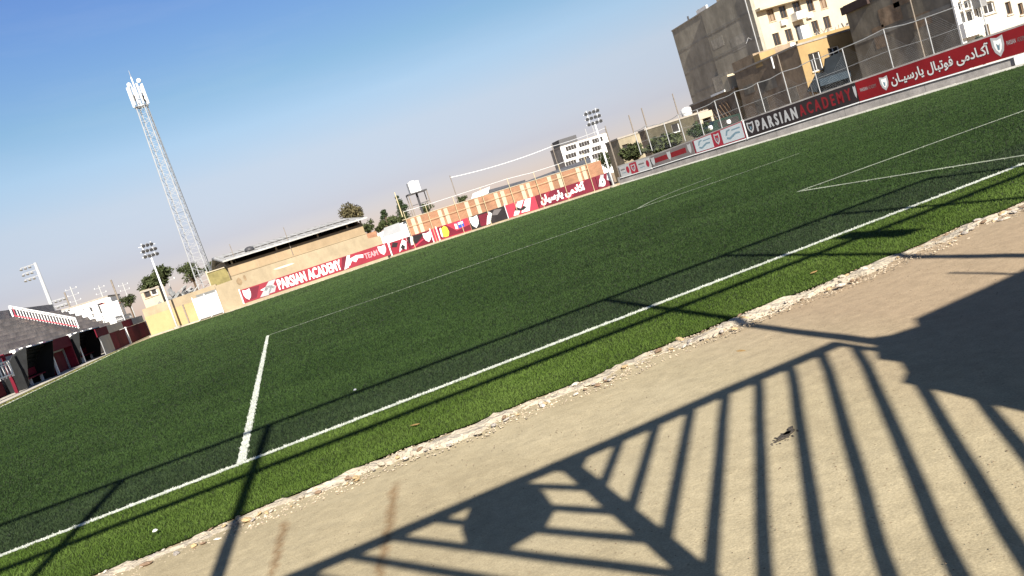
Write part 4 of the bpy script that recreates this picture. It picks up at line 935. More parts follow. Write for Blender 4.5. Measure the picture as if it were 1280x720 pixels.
# dugouts
def dugout(y0, y1, label, bench_mat):
    r = thing('dugout', label, 'dugout', (-33.3, (y0+y1)/2, .03)); prof = []
    for k in range(11):
        t_ = k/10*math.pi*.5; prof.append((-34.12+1.55*(1-math.cos(t_)), .03+2.05*math.sin(t_)))
    m = MB()
    for (xa, za), (xb, zb) in zip(prof[:-1], prof[1:]):
        m.hexa([(xa, y0, za), (xa, y1, za), (xa+.03, y1, za), (xa+.03, y0, za), (xb, y0, zb), (xb, y1, zb), (xb+.03, y1, zb-.03), (xb+.03, y0, zb-.03)])
    m.build('shell', BLACK, r)
    for y in (y0-.031, y1+.001):
        q = prof+[(-32.9, .9), (-33.15, .03)]; MB().prism([(x, y, z) for x, z in q], (0, .03, 0)).build('side_panel', BLACK, r)
    fr = MB()
    for yy in (y0-.02, y1-.02, (y0+y1)/2-.02):
        for (xa, za), (xb, zb) in zip(prof[:-1], prof[1:]): fr.bar((xa-.03, yy+.02, za), (xb-.03, yy+.02, zb+.03), .05)
    fr.build('frame', pm('black_frame', (.03, .03, .032), rough=.4), r)
    MB().box((-33.9, y0+.15, .42), (-33.45, y1-.15, .48)).build('bench_seat', bench_mat, r); MB().box((-33.95, y0+.15, .55), (-33.9, y1-.15, .95)).build('bench_back', bench_mat, r)
    for yy in (y0+.4, (y0+y1)/2, y1-.4): MB().box((-33.75, yy-.03, .03), (-33.6, yy+.03, .42)).build('leg', WHITEM, r)
dugout(38.4, 43.3, 'black domed dugout nearest the white gate railing', MAROON); dugout(49.6, 55.6, 'black domed dugout with a maroon bench beside the grey panels', MAROON)
# maroon shed between the dugouts
r = thing('equipment_shed', 'maroon shed with a framed doorway between the two dugouts', 'shed', (-33.6, 46.3, 0))
MB().box((-34.2, 43.9, 1.42), (-33.1, 49.1, 2.12)).build('fascia', MAROON, r)
for y in (43.9, 48.9): MB().box((-34.2, y, .03), (-33.12, y+.2, 1.42)).build('jamb', MAROON, r)
MB().box((-33.75, 44.1, .03), (-33.7, 48.9, 1.42)).build('door', MAROON2, r)
for a, b in (((-33.69, 44.12, 1.3), (-33.6, 48.88, 1.4)), ((-33.69, 44.12, .05), (-33.6, 44.25, 1.3)), ((-33.69, 48.75, .05), (-33.6, 48.88, 1.3))): MB().box(a, b).build('door_frame', GPAN, r)
MB().box((-33.1, 43.75, .03), (-32.98, 43.9, 1.45)).build('white_post', WHITE, r)
MB().tube((-33.0, 50.2, .03), (-33.0, 50.2, 1.2), .05).build('white_pipe', WHITE, r)
# open maroon frame and orange post at the near end
r = thing('steel_canopy_frame', 'maroon steel posts of an open passage under the stand', 'frame', (-33.6, 34, 0))
for y in (33.4, 36.7): MB().bar((-33.2, y, .03), (-33.2, y, 2.1), .14).build('post', MAROON, r)
MB().bar((-33.2, 30, 2.0), (-33.2, 38, 2.0), .12).build('beam', MAROON, r); MB().box((-33.8, 30, .03), (-33.74, 33.2, 1.6)).build('sheet', MAROON, r)
MB().box((-34.2, 33.5, .03), (-34.15, 38.2, 1.6)).build('dark_sheet', MAROON2, r)
p = gp(13, 490); m = MB(); m.obox((p.x-.1, p.y, .03), (.22, 0, 0), (0, .22, 0), (0, 0, 1.05))
tag(m.build('orange_post', pm('orange_plastic', (.75, .16, .02), rough=.5, var=.08)), 'bright orange plastic post standing on the pavement by the maroon passage', 'post')
# white railings
def railing(P0, P1, h, n, label, low=PINK, name='stair_railing'):
    P0 = Vector(P0); P1 = Vector(P1); r = thing(name, label, 'railing', tuple(P0)); Z = Vector((0, 0, 1))
    MB().bar(P0+Z*h, P1+Z*h, .07).build('top_rail', WHITE, r); MB().bar(P0+Z*.12, P1+Z*.12, .07).build('bottom_rail', low, r); MB().bar(P0+Z*(h*.82), P1+Z*(h*.82), .05).build('middle_rail', WHITE, r)
    for i in range(n+1):
        q = P0.lerp(P1, i/n); MB().bar(q, q+Z*h, .05 if 0 < i < n else .1).build('baluster', WHITE if i != 1 or low is WHITE else PINK, r)
    return r
railing((-38.4, 58.5, 4.75), (-34.55, 58.5, 2.45), .85, 22, 'white stair railing with a red foot rail running down the terrace')
railing((-36.6, 38.0, 3.1), (-34.6, 38.0, 2.2), .85, 10, 'white stair railing at the near end of the terrace')
railing((-33.05, 34.6, .9), (-33.05, 36.6, .9), .8, 4, 'white gate railing fixed above the maroon passage', WHITE, 'gate_railing')
railing((-36.4, 70.2, 3.3), (-34.4, 70.2, 2.1), .7, 8, 'white guard rail down the far end of the terrace', WHITE)
railing((-34.2, 70.3, 2.03), (-34.2, 78, 2.0), .55, 22, 'white guard rail beyond the far end of the stand', WHITE, 'guard_railing')
for i, (x, y) in enumerate(((12, 424), (24, 427.5), (37, 429.5), (52, 427), (84, 409.5), (93, 411.5), (104, 412.5), (114, 412))):
    q = xp(x, y, -34.6); m = MB().box((-34.75, q.y-.35, 2.0 if i < 4 else 2.0), (-34.45, q.y+.35, 2.22))
    tag(m.build('white_block', WHITE), 'white concrete block on the front step of the terrace', 'block', 'white blocks along the terrace edge')

# ================================================================== buildings behind the right boundary
SIDE = pm('cement_render', (.40, .37, .30), rough=.95, var=.14, scale=.9, bump=.3, bscale=6, stain=.28)
SIDEB = pm('brown_brick_render', (.30, .23, .16), rough=.95, var=.2, scale=1.1, bump=.4, bscale=8, stain=.3)
IVORY = pm('ivory_stone', (.52, .445, .32), rough=.85, var=.06, scale=.8, bump=.15, bscale=5, stain=.1)
OCHRE = pm('ochre_brick', (.36, .25, .115), rough=.9, var=.1, scale=1.5, bump=.3, bscale=9, stain=.15)
PANE = glass('window_glass', (.035, .033, .032)); FRW = pm('window_frame_white', (.66, .66, .65), rough=.5, var=.05, bump=0); FRB = pm('window_frame_brown', (.16, .10, .06), rough=.5, var=.1, bump=0)
CURT = pm('window_curtain', (.22, .16, .11), rough=.6, var=.3, scale=1.5, bump=0)
NX, NY = Vector((-1, 0, 0)), Vector((0, -1, 0)); EX = Vector((1, 0, 0)); EY = Vector((0, 1, 0))
def block(name, label, X0, X1, Y0, Y1, H, front, side, wins, cat='building'):
    """wins: (px, py, w, h, frame, mullions) on the front face"""
    r = thing(name, label, cat, ((X0+X1)/2, (Y0+Y1)/2, 0)); holes = []; sp = []
    for px_, py_, w_, h_, fm, mu in wins:
        q = yp(px_, py_, Y0); u_ = q.x-X0; hol = (round(u_-w_/2, 3), round(q.z-h_/2, 3), round(u_+w_/2, 3), round(q.z+h_/2, 3)); holes.append(hol); sp.append((hol, fm, mu))
    m = MB(); facade(m, (X0, Y0, 0), EX, NY, X1-X0, H, holes, .25); m.build('front_wall', front, r)
    m = MB(); m.poly([(X0, Y1, -.05), (X0, Y0, -.05), (X0, Y0, H), (X0, Y1, H)]); m.poly([(X1, Y0, -.05), (X1, Y1, -.05), (X1, Y1, H), (X1, Y0, H)]); m.poly([(X1, Y1, -.05), (X0, Y1, -.05), (X0, Y1, H), (X1, Y1, H)])
    m.build('side_wall', side, r)
    rf = MB().box((X0-.06, Y0-.06, H+.002), (X1+.06, Y1+.06, H+.16)).build('roof', pm('roof_edge', (.30, .27, .23), var=.2), r)
    for hol, fm, mu in sp: window(r, (X0, Y0, 0), EX, NY, hol, fm, CURT if mu == 9 else PANE, mull=1 if mu == 9 else mu, sill=front)
    return r, rf
# A: five storey block
YA = 72; XA = yp(951, 35, YA).x; qa = xp(840, 39.4, XA); HA = qa.z; YA1 = qa.y
wa = [(x, y, .95, 1.45, FRB, 1 if i % 3 else 9) for i, (x, y) in enumerate(((963.7, 19), (979, 15), (1013, 6.5), (1028.7, 3), (971, 49), (986.6, 44), (1007, 38), (1019.5, 33.5), (1034, 28)))]+[(997, 12, 1.1, 2.0, FRB, 1), (999, 41, .8, 1.9, FRB, 0)]
ra_, rfa = block('apartment_block', 'tall grey cement sided apartment block with a sunlit ivory front', XA, XA+17, YA, YA1, HA, IVORY, SIDE, wa)
q = xp(889, 48, XA); MB().box((XA-.45, YA+.02, -.05), (XA-.002, q.y, HA+.02)).build('side_projection', SIDE, ra_)
for k_ in range(1, 6):
    z_ = HA-3.1*k_
    if z_ > 1: MB().box((XA-.03 if False else XA-.025, q.y+.01, z_), (XA-.003, YA1-.05, z_+.28)).build('slab_band', pm('slab_concrete', (.34, .32, .27), var=.15, stain=.3), ra_); MB().box((XA-.475, YA+.03, z_), (XA-.453, q.y-.02, z_+.28)).build('slab_band', pm('slab_concrete', (.34, .32, .27)), ra_)
for yy_, zz_, w_, h_ in ((.25, .62, 3.2, 1.6), (.45, .35, 2.2, 2.4), (.7, .7, 2.6, 1.2), (.8, .4, 3.6, 1.9)):
    y_ = YA+(q.y-YA)*yy_; MB().box((XA-.462, y_, HA*zz_), (XA-.4525, y_+w_, HA*zz_+h_)).build('render_patch', pm('patched_render', (.46, .43, .36), var=.2, stain=.35), ra_)
MB().tube((XA-.53, YA+.7, 0), (XA-.53, YA+.7, HA), .06).build('downpipe', GREYM, ra_)
for px_, py_ in ((980, 28), (1012, 19), (990, 57)):
    q_ = yp(px_, py_, YA-.3); MB().box((q_.x-.4, YA-.4, q_.z-.3), (q_.x+.4, YA-.003, q_.z+.3)).build('air_conditioner', WHITEM, ra_)
qt = yp(955, 14, YA); MB().box((XA-.1, YA-.9, qt.z+.1), (XA+17.1, YA-.002, qt.z+.4)).build('eaves_slab', IVORY, ra_)
MB().box((XA+1.5, YA+1, HA+.163), (XA+9, YA+9, HA+3)).build('roof_room', IVORY, ra_)
MB().box((XA-.062, YA1-9.4, HA+.165), (XA+.2, YA1-7.0, HA+.6)).build('parapet_patch', WHITE, ra_)
for x, y in ((858, 27), (871, 18)): q = xp(x, y, XA); MB().tube((XA+.4, q.y, HA+.16), (XA+.4, q.y, HA+.75), .12).build('vent_pipe', DARKM, ra_)
q = yp(945, 50, YA-.2); 
for k in (0, 1): MB().tube((XA-.1-1.3*k, YA+1.5, q.z+.1), (XA-.9, YA+1.5, q.z+.7), .012, n=5).build('aerial', WHITEM, ra_)
MB().box((yp(990, 28, YA).x, YA-1.1, yp(990, 28, YA).z), (yp(1003, 25, YA).x, YA-.003, yp(990, 28, YA).z+.9)).build('balcony', WHITE, ra_)
# B: ochre fronted house
YB = 46; XB = yp(1001, 75, YB).x; q = xp(914.5, 80, XB); HB = q.z; YB1 = q.y
wb = [(1020, 77, 1.15, 1.5, FRW, 1), (1044, 69, 1.15, 1.4, FRW, 1)]
hb = yp(1000, 56.5, YB).z
rb2, rfb = block('ochre_house', 'ochre brick house with white framed windows and a brown side wall', XB, XB+9, YB, YB1, hb, OCHRE, SIDEB, wb)
q0 = xp(941, 68, XB); MB().box((XB-.02, q0.y, hb+.165), (XB+4, YB1-.05, hb+.95)).build('raised_parapet', SIDEB, rb2)
for yy_, zz_, w_, h_ in ((.15, .35, 1.4, 1.2), (.4, .6, 2.4, .9), (.6, .3, 1.8, 1.5), (.75, .65, 1.5, .8)):
    y_ = YB+(YB1-YB)*yy_; MB().box((XB-.012, y_, hb*zz_), (XB-.0025, y_+w_, hb*zz_+h_)).build('render_patch', pm('grey_patch', (.27, .24, .19), var=.25, stain=.4), rb2)
MB().tube((XB-.07, YB+2.5, 0), (XB-.07, YB+2.5, hb), .05).build('downpipe', RUSTY, rb2)
q1 = xp(955, 72, XB); MB().box((XB-.04, q0.y-.9, hb-.35), (XB+1.6, q0.y-.02, hb+.75)).build('stair_head', OCHRE, rb2)
q2 = xp(967, 78, XB); MB().tube((XB-.1, q2.y, q2.z-.5), (XB-.1, q2.y, q2.z+.5), .07).build('pipe', WHITEM, rb2)
MB().box((XB+.2, YB+.05, hb+.165), (XB+8.8, YB+.3, hb+.4)).build('parapet', OCHRE, rb2)
m = MB()                                # junk stored on the roof terrace
for i in range(46):
    x = XB+3.5+random.random()*5.2; y = YB+.5+random.random()*1.5; a = Vector((x, y, hb+.2)); b = a+Vector((random.uniform(-.6, .6), random.uniform(-.3, .3), random.uniform(.2, .8))); m.bar(a, b, random.uniform(.03, .14))
o = m.build('roof_junk', pm('junk_mix', (.22, .2, .19), var=.4, scale=2, island=.6)); tag(o, 'pile of pipes and junk on the ochre house terrace', 'junk'); o['kind'] = 'stuff'
q = yp(1003, 45, YB+.6); m = MB().box((q.x-.05, YB+.5, hb+.17), (q.x+.75, YB+.9, hb+1.5)); tag(m.build('white_cooler', WHITE), 'white box shaped cooler standing on the ochre house roof', 'cooler')
DARKT = pm('dark_tarpaulin', (.010, .014, .019), rough=.95, var=.3, scale=1.2, bump=.3, bscale=4)
pts = [(1010, 114), (1021, 91), (1030.5, 91), (1032, 73), (1052, 64.5), (1056, 78), (1062, 92), (1067, 106), (1050, 118)]
ta = thing('tarpaulin_awning', 'dark tarpaulin awning hung in front of the ochre house', 'awning', tuple(yp(1040, 105, YB-1.2).xy)+(0,))
MB().prism([yp(x, y, YB-1.0) for x, y in pts], (0, .12, 0)).build('sheet', DARKT, ta)
P = [yp(1024, 100, YB-1.05), yp(1063, 88, YB-1.05), yp(1064, 96, YB-1.6), yp(1026, 108, YB-1.6)]
MB().prism(P, (0, .02, .06)).build('fold', pm('blue_tarpaulin', (.022, .034, .046), rough=.9, var=.2), ta)
for x in (1014, 1062): q = yp(x, 110, YB-1.1); MB().tube((q.x, q.y, -.05), (q.x, q.y, q.z+.3), .05).build('post', DARKM, ta)
# D: white house with long cement side
YD = 34; XD = yp(1194, 15, YD).x; q = xp(1055.5, 10, XD); HD = q.z; YD1 = q.y
wd = [(1236.5, 10, 1.0, .72, FRW, 1), (1231, -4, .8, .6, FRW, 0), (1261, 10, .5, .85, FRB, 0), (1276.5, 11, .45, .8, FRB, 0), (1200, 8, .42, .55, FRW, 0), (1209, 5.5, .5, .55, FRW, 0), (1203, 23, .42, .75, FRW, 0), (1213, 20, .62, .75, FRW, 0), (1223, 14, .34, .9, FRW, 0), (1234, 38, .42, .8, FRB, 0)]
rd, rfd = block('white_house', 'white fronted house with a long stained cement side wall', XD, XD+26, YD, YD1, HD, pm('house_ivory', (.50, .455, .38), rough=.85, var=.08, scale=1, bump=.1, stain=.12), pm('stained_render', (.30, .265, .205), rough=.95, var=.2, scale=.7, bump=.35, bscale=7, stain=.4), wd)
MB().box((XD-.25, YD1-2.6, HD-.5), (XD-.003, YD1+.2, HD+.1)).build('eave_board', pm('dark_brown_board', (.05, .032, .028), var=.2), rd)
for k_ in range(1, 4):
    MB().box((XD-.02, YD+.25, HD-3.0*k_), (XD-.003, YD1-.1, HD-3.0*k_+.25)).build('slab_band', pm('slab_concrete', (.34, .32, .27)), rd)
for yy_, zz_, w_, h_ in ((.2, .55, 1.6, .9), (.45, .68, 2.1, 1.3), (.65, .5, 1.2, 1.6), (.35, .8, 1.5, .7)):
    y_ = YD+(YD1-YD)*yy_; MB().box((XD-.012, y_, HD*zz_), (XD-.0025, y_+w_, HD*zz_+h_)).build('render_patch', pm('brown_patch', (.36, .26, .17), var=.3, stain=.4), rd)
MB().tube((XD-.08, YD+3.2, 0), (XD-.08, YD+3.2, HD), .05).build('downpipe', RUSTY, rd)
MB().box((XD-.14, YD-.14, -.05), (XD+.22, YD-.003, HD)).build('corner_trim', WHITE, rd)
a, b = yp(1203, 38, YD-.3), yp(1226, 31, YD-.3); MB().box((a.x, YD-.5, a.z-.55), (b.x, YD-.003, a.z+.45)).build('balcony', WHITE, rd)
for x in (1204.5, 1216, 1226.5): q = yp(x, 12, YD-.1); MB().bar((q.x, YD-.06, q.z-1.0), (q.x, YD-.06, q.z+1.2), .07).build('porch_post', WHITE, rd)
q = yp(1226, 2, YD-.5); tag(MB().box((q.x-.3, YD-.7, q.z-.35), (q.x+.25, YD-.06, q.z+.3)).build('air_cooler', pm('cooler_grey', (.2, .2, .2), var=.2)), 'grey air cooler box hung on the white house front', 'cooler')
m = MB()
q = yp(1222, 46, YD-1)
for i in range(60):
    a = random.uniform(0, 6.3); rr_ = random.random()**.5; m.lathe((q.x+.75*rr_*math.cos(a), YD-1+.4*rr_*math.sin(a), q.z-.45+.55*(1-rr_)*random.random()), [(.05, 0), (.11, .06), (.04, .14)], 5)
m.tube((q.x, YD-1, -.05), (q.x, YD-1, q.z-.2), .08)
tag(m.build('potted_shrub', pm('dark_foliage', (.035, .05, .025), var=.4, scale=9, island=.4)), 'dark shrub in front of the white house porch', 'shrub')
# F: low brown brick workshop in front of the grey block
XF = XB+.3
q0 = xp(863, 133, XF); q1 = xp(918, 109, XF); 
rF, _ = block('brick_workshop', 'low brown brick workshop below the grey apartment block', XF, XF+7, q1.y, q0.y, q0.z, OCHRE, SIDEB, [])
q = xp(912, 104, XF); MB().box((XF-.1, q.y-.1, q.z-.7), (XF+.9, q.y+.9, q.z+.8)).build('chimney', IVORY, rF)
m = MB()                                 # lattice of poles leaning on the side
for i in range(11):
    y = q1.y+(q0.y-q1.y)*(.12+.07*i); m.bar((XF-.12, y, q0.z-2.3), (XF-.12, y+.9, q0.z-.8), .08)
m.build('lattice', pm('weathered_wood', (.24, .16, .10), var=.3), rF)
q = xp(900, 116, XF); MB().box((XF-.3, q.y-1.2, q.z-.1), (XF+.2, q.y+1.2, q.z+.1)).build('sheet_canopy', WHITE, rF)
# E: cream house, G: low brown-walled yard house
YE = 62; a = yp(776, 187, YE); b = yp(833, 160, YE)
rE, _ = block('cream_house', 'low cream house behind the grey red barred banner', a.x, b.x, YE, YE+3, zat(795, 168, Vector((a.x+5, YE, 0))), pm('dusty_cream', (.34, .29, .20), var=.15, stain=.3), pm('dusty_cream', (.34, .29, .20)), [(783, 186, .7, .9, FRB, 0), (826, 172, .9, 1.2, FRB, 0)])
pE = dp(800, 163, 78)
a = dp(848, 165, 74); rG, _ = block('yard_house', 'low olive walled yard house under the thin dark pole', a.x-3.2, a.x+3.5, a.y, a.y+1.2, zat(848, 150, a), pm('olive_render', (.085, .075, .05), var=.25, stain=.3), SIDEB, [(845, 160, .8, .8, FRW, 0)])
p = dp(858, 140, 78); t_ = thing('water_tank', 'round white water tank on a roof stand beside the workshop', 'tank', (p.x, p.y, 0)); MB().lathe((p.x, p.y, p.z-.5), [(.4, 0), (.5, .1), (.5, .75), (.3, .9), (.12, .95)], 14).build('tank', WHITE, t_, smooth=True)
for e in (-.4, .4): MB().bar((p.x+e, p.y, -.05), (p.x+e, p.y, p.z-.5), .1).build('leg', GREYM, t_)
p = dp(878, 146, 75); t_ = thing('porch', 'small cream plastered porch beside the white tank', 'porch', (p.x, p.y, 0)); MB().box((p.x-.7, p.y-.5, p.z-.2), (p.x+.8, p.y+.5, p.z+.35)).build('lintel', CREAM, t_)
for e in (-.6, .55): MB().box((p.x+e, p.y-.45, -.05), (p.x+e+.25, p.y+.45, p.z-.205)).build('pillar', CREAM, t_)
# parked van half hidden behind the boards
p = dp(896, 159, 71); v = thing('parked_van', 'dark green van with white lamps parked behind the boards', 'van', (p.x, p.y, 0))
MB().prism([(p.x-1.4, p.y-.9, .4), (p.x+1.9, p.y-.9, .4), (p.x+1.9, p.y-.9, p.z+.55), (p.x-.6, p.y-.9, p.z+.6), (p.x-1.2, p.y-.9, p.z-.2)], (0, 1.8, 0)).build('body', pm('dark_green_paint', (.018, .035, .028), rough=.3, var=.15), v)
for e in (-.8, 1.2):
    wh = MB().tube((p.x+e, p.y-.95, .34), (p.x+e, p.y+.95, .34), .34, n=14).build('wheel', BLACK, v)
for e in (-1.25, .6): MB().lathe((p.x+e, p.y-1.0, p.z-.05), [(.16, 0), (.2, .12), (.16, .34)], 8).build('lamp', WHITE, v)
MB().box((p.x-.4, p.y-.915, p.z-.1), (p.x+1.7, p.y-.902, p.z+.4)).build('side_window', PANE, v)
# white shelter roof left of the workshop corner
p = dp(917, 156, 72); t_ = thing('white_awning', 'white sheet awning beside the cream post at the black board', 'awning', (p.x, p.y, 0)); MB().obox((p.x-1.2, p.y-.5, p.z-.1), (1.9, 0, .15), (0, 1, .1), (0, 0, .12)).build('sheet', WHITE, t_); MB().bar((p.x-.9, p.y, -.05), (p.x-.9, p.y, p.z), .1).build('leg', GREYM, t_); MB().bar((p.x+.4, p.y, -.05), (p.x+.4, p.y, p.z), .1).build('leg', GREYM, t_)
# far white office block
YO = 215; XO = yp(705, 200, YO).x; q = yp(703, 183, YO); HO = q.z
wo = []
for j, (y0) in enumerate((187, 196.5, 205)):
    for i in range(3): x = 714+i*16.5; wo.append((x, y0-(x-709)*.285+j*.6-1, 3.7, 1.5, FRW, 3))
rO, rfo = block('office_block', 'white four storey office block far behind the brick wall', XO, yp(760, 170, YO).x, YO, xp(689, 193, XO).y, HO, WHITE, GREYC, wo)
MB().box((XO+1, YO+2, HO+.163), (XO+7, YO+8, HO+2.3)).build('roof_room', pm('dark_room', (.08, .08, .085), var=.2), rO)
for x, y in ((733, 167), (742, 163)): q = yp(x, y, YO+5); MB().tube((q.x, YO+5, HO+.16), (q.x, YO+5, q.z+1.5), .15).build('vent_pipe', GREYM, rO)
# long dark shed roofs behind the brick wall
Bs = Board(BBd.P(0, 0, -9), BBd.P(1, 0, -9))
for (xa, ya, xb, yb, lab) in ((606, 240, 652, 227.5, 'long dark grey shed roof showing over the brick wall'), (644, 233, 735, 199, 'second dark shed roof rising towards the floodlight pole'), (590, 243.5, 607, 236, 'small white house with flat roof behind the brick wall')):
    a, b = Bs.uv(xa, ya), Bs.uv(xb, yb); r = thing('shed' if 'shed' in lab else 'small_house', lab, 'building', Bs.P((a[0]+b[0])/2, 0)); mt = pm('dark_sheet_roof', (.10, .10, .105), rough=.5, var=.2) if 'shed' in lab else WHITE
    MB().prism([Bs.P(a[0], -.06), Bs.P(b[0], -.06), Bs.P(b[0], b[1]-.5), Bs.P(a[0], a[1]-.5)], -Bs.N*4).build('wall', GREYC if mt is not WHITE else WHITE, r)
    MB().prism([Bs.P(a[0]-.2, a[1]-.49, .3), Bs.P(b[0]+.2, b[1]-.49, .3), Bs.P(b[0]+.2, b[1]+.05, -1.5), Bs.P(a[0]-.2, a[1]+.05, -1.5)], -Bs.N*.1+Vector((0, 0, .08))).build('roof', mt, r)
# water tank on a steel tower
p = dp(526, 262, 84); z0 = zat(521, 241, p); z1 = zat(517.5, 227, p); zb = zat(524, 255, p)
wt = thing('water_tower', 'white cube water tank on a dark steel tower behind the brick wall', 'water tower', (p.x, p.y, 0))
MB().box((p.x-.55, p.y-.55, z0+.1), (p.x+.6, p.y+.55, z1)).build('tank', WHITE, wt); MB().lathe((p.x, p.y, z1+.002), [(.3, 0), (.3, .1), (.1, .15)], 10).build('lid', WHITE, wt)
m = MB(); m.box((p.x-.95, p.y-.8, z0-.05), (p.x+1.15, p.y+.8, z0+.09)); m.build('deck', DARKM, wt)
for ex, ey in ((-.9, -.7), (1.1, -.7), (1.1, .7), (-.9, .7)): MB().bar((p.x+ex, p.y+ey, -.05), (p.x+ex, p.y+ey, z0-.05), .09).build('leg', RUSTY, wt)
MB().bar((p.x-.9, p.y-.7, zb), (p.x+1.1, p.y-.7, zb), .07).build('brace', DARKM, wt); MB().tube((p.x+.1, p.y, -.05), (p.x+.1, p.y, z0-.05), .12).build('pipe', DARKM, wt)
# buildings behind the stand
YH = 92; a = yp(112, 396, YH); b = yp(137, 384, YH); zz = zat(125, 374, Vector((a.x, YH, 0)))
rH, _ = block('white_house', 'white flat roofed house behind the far end of the stand', a.x-3, b.x+.2, YH, YH+7, zz, WHITE, WHITE, [(112, 390, .8, .9, FRB, 1), (126, 386, .9, 1.3, PINK, 2)])
p = dp(140, 381, 90); tag(MB().prism([(p.x-.6, p.y, p.z+.5), (p.x+.8, p.y, p.z-.05), (p.x+.8, p.y-.9, p.z-.3), (p.x-.6, p.y-.9, p.z+.25)], (0, 0, .06)).build('orange_awning', pm('orange_cloth', (.72, .12, .05), rough=.7)), 'orange red cloth awning beside the white house', 'awning')
a = dp(176, 375, 88); rI, _ = block('cream_cottage', 'small cream cottage with dark windows left of the round tree', a.x+.2, a.x+2.0, a.y, a.y+2, zat(178, 366, a), CREAM, TAN2, [(184, 367, .6, .8, FRB, 0), (192, 364, .6, .8, FRW, 0)])
a = dp(88, 392, 84)
for i in range(9):
    q = a+Vector((-1.2+i*.62+random.uniform(-.1, .1), random.uniform(-.6, .6), 0)); h_ = a.z+random.uniform(-.35, .3); bw = random.uniform(.45, .6); m = MB().box((q.x, q.y, -.05), (q.x+bw, q.y+.5, h_)); m.box((q.x-.03, q.y-.03, h_), (q.x+bw+.03, q.y+.53, h_+.06))
    tag(m.build('storage_cabinet', WHITE), 'white storage cabinet in the row behind the stand end', 'cabinet', 'white cabinets behind the stand')
# scrap heap behind the ochre wall
a = dp(224, 366, 84); m = MB()
for i in range(120):
    q = a+Vector((random.uniform(-2.6, 2.6), random.uniform(-1, 1.5), 0)); z = random.uniform(.4, 1)*a.z*(1.2-abs(q.x-a.x)/5); m.bar((q.x, q.y, z-.4), (q.x+random.uniform(-1, 1), q.y+random.uniform(-.4, .4), z+random.uniform(-.1, .4)), random.uniform(.06, .3))
m.box((a.x-2.5, a.y, -.05), (a.x+2.5, a.y+1.5, a.z*.75))
tag(m.build('scrap_heap', pm('scrap_metal', (.22, .225, .225), rough=.6, var=.3, scale=2, island=.5)), 'heap of grey scrap metal and sheets behind the ochre wall', 'scrap')['kind'] = 'stuff'

# ================================================================== trees
def leaf_mat(name, c, c2): 
    return pm(name, c, rough=.7, var=.3, scale=1.4, bump=0, c2=c2, island=.45, spec=.15)
OLIVE = leaf_mat('olive_leaves', (.036, .050, .020), (.068, .082, .032)); DGREEN = leaf_mat('dark_leaves', (.022, .042, .020), (.05, .075, .03)); BARK = pm('bark', (.10, .07, .045), rough=.95, var=.3, scale=8, bump=.5)
def tree(px, py, rxp, ryp, dist, label, mat, conical=False, n=2600, name='tree', group=None):
    c = dp(px, py, dist); k = dist/FPX/math.cos(.05); rx, rz = rxp*k, ryp*k
    t_ = thing(name, label, 'tree', (c.x, c.y, 0), group); rg = np.random.default_rng(int(px*7+py))
    zb = max(.4, c.z-rz*.9); tr = MB(); tr.tube((c.x, c.y, -.05), (c.x, c.y, zb), rx*.11, rx*.07, n=8)
    clumps = []
    nc = 22
    for i in range(nc):
        if conical:
            h = rg.uniform(-.95, 1); w_ = rx*(1-h)/2*.9+.08*rx; a = rg.uniform(0, 6.3); q = rg.random()**.5; cc = Vector((c.x+w_*q*math.cos(a), c.y+w_*q*math.sin(a), c.z+rz*h*.92)); rad = rx*(.34-.14*h)
        else:
            v = rg.normal(size=3); v /= np.linalg.norm(v); q = rg.uniform(.3, .78); cc = Vector((c.x+rx*q*v[0], c.y+rx*q*v[1], c.z+rz*q*v[2]*.95)); rad = min(rx, rz*1.2)*rg.uniform(.22, .42)
        clumps.append((cc, rad))
        if i % 2 == 0: tr.tube((c.x, c.y, min(zb, cc.z)-.1*rz), cc, rx*.045, rx*.012, n=5)
    tr.build('trunk', BARK, t_)
    per = n//nc; V = []; Fc = []
    for cc, rad in clumps:
        u = rg.normal(size=(per, 3)); u /= np.linalg.norm(u, axis=1)[:, None]; rr_ = rad*(rg.random(per)**.4)*(.85+.4*rg.random(per)); P = np.array(cc)+u*rr_[:, None]*np.array([1.1, 1.1, .85])
        ls = rx*.075*(.6+.8*rg.random(per))
        for j in range(per):
            d1 = rg.normal(size=3); d1 /= np.linalg.norm(d1); d2 = np.cross(d1, u[j]+.5*rg.normal(size=3)); nn_ = np.linalg.norm(d2); d2 = d2/nn_ if nn_ > 1e-6 else np.array([0, 0, 1.])
            b_ = len(V); L_ = ls[j]; V += [tuple(P[j]-d1*L_), tuple(P[j]+d2*L_*.55), tuple(P[j]+d1*L_), tuple(P[j]-d2*L_*.55)]; Fc.append((b_, b_+1, b_+2, b_+3))
    m = MB(); m.v = V; m.f = Fc; m.build('crown', mat, t_); return t_
tree(193, 346, 22, 17, 96, 'broad round dark tree behind the scrap heap', OLIVE, n=4200)
tree(238, 340, 15, 13, 102, 'round dark tree left of the lattice mast', OLIVE)
tree(266, 336, 15, 11, 104, 'low round tree right of the lattice mast', OLIVE)
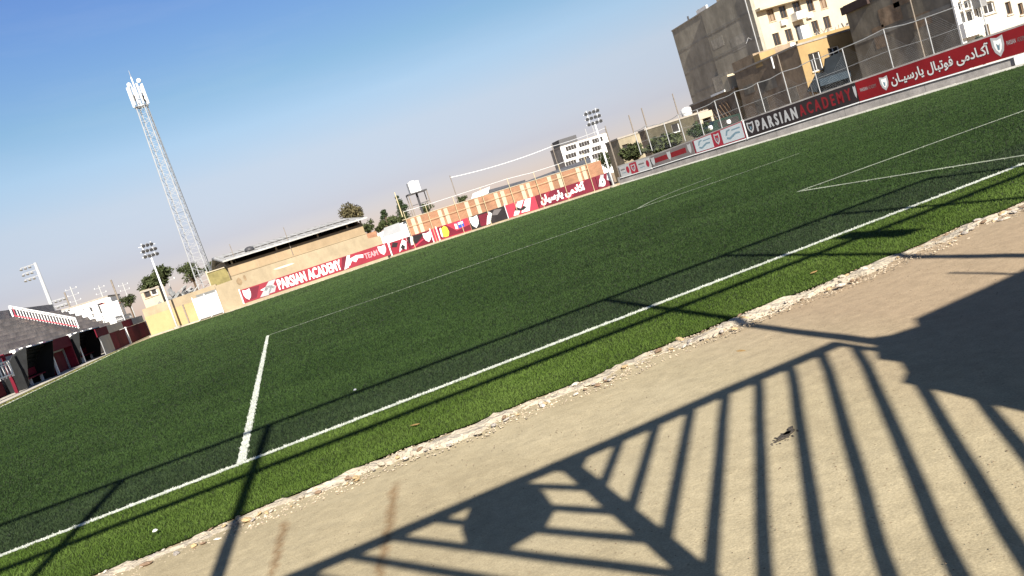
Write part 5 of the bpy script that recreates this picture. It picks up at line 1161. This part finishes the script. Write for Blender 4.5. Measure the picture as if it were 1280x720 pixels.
tree(160, 376, 11, 8, 92, 'small bushy olive tree beside the cream cottage', OLIVE, n=1400)
tree(440, 266, 19, 16, 100, 'brownish olive tree behind the hall roof end', leaf_mat('brown_olive_leaves', (.075, .07, .035), (.12, .10, .05)), n=3200)
tree(502, 262, 12, 19, 104, 'pointed dark conifer beside the slim lamp pole', DGREEN, True, n=2600)
tree(482, 273, 11, 11, 106, 'low dark conifer left of the pointed one', DGREEN, True, n=1800)
tree(489, 279, 28, 9, 92, 'dull green hedge tree above the white wall panel', OLIVE, n=2600)
tree(460, 284, 14, 9, 90, 'dull green bushy tree at the end of the tan hall', OLIVE, n=1500)
tree(533, 259, 10, 8, 100, 'small green tree below the water tower', OLIVE, n=1300)
tree(577, 250, 10, 6, 96, 'low green bush tree over the brick wall', OLIVE, n=1300)
tree(792, 190, 26, 11, 70, 'low olive bush behind the sponsor panels with red discs', OLIVE, n=1500)
tree(758, 200, 14, 12, 86, 'dull green tree behind the floodlight pole at the brick wall', OLIVE, n=1800)
tree(836, 177, 36, 13, 69, 'low olive tree row behind the grey banner', OLIVE, n=2000)
tree(874, 162, 18, 10, 67.5, 'dark shrub like tree under the white water tank', DGREEN, n=1500)
# olive netting screen left of the tan hall
Bn = Board(BY.P(0, 0, -2.2), BY.P(1, 0, -2.2)); a, b = Bn.uv(262, 352), Bn.uv(287, 344)
r = thing('netting_screen', 'olive shade netting on cream posts left of the tan hall', 'screen', Bn.P((a[0]+b[0])/2, 0)); zt3 = Bn.uv(262, 340)[1]
MB().prism([Bn.P(a[0], .5), Bn.P(b[0], .5), Bn.P(b[0], zt3), Bn.P(a[0], zt3)], -Bn.N*.02).build('netting', pm('olive_netting', (.20, .17, .07), rough=.9, var=.3, scale=2), r)
for u in (a[0], b[0]): MB().bar(Bn.P(u, -.05, .05), Bn.P(u, zt3+.15, .05), .1).build('post', CREAM, r)
MB().bar(Bn.P(a[0], zt3, .05), Bn.P(b[0], zt3, .05), .08).build('rail', CREAM, r)
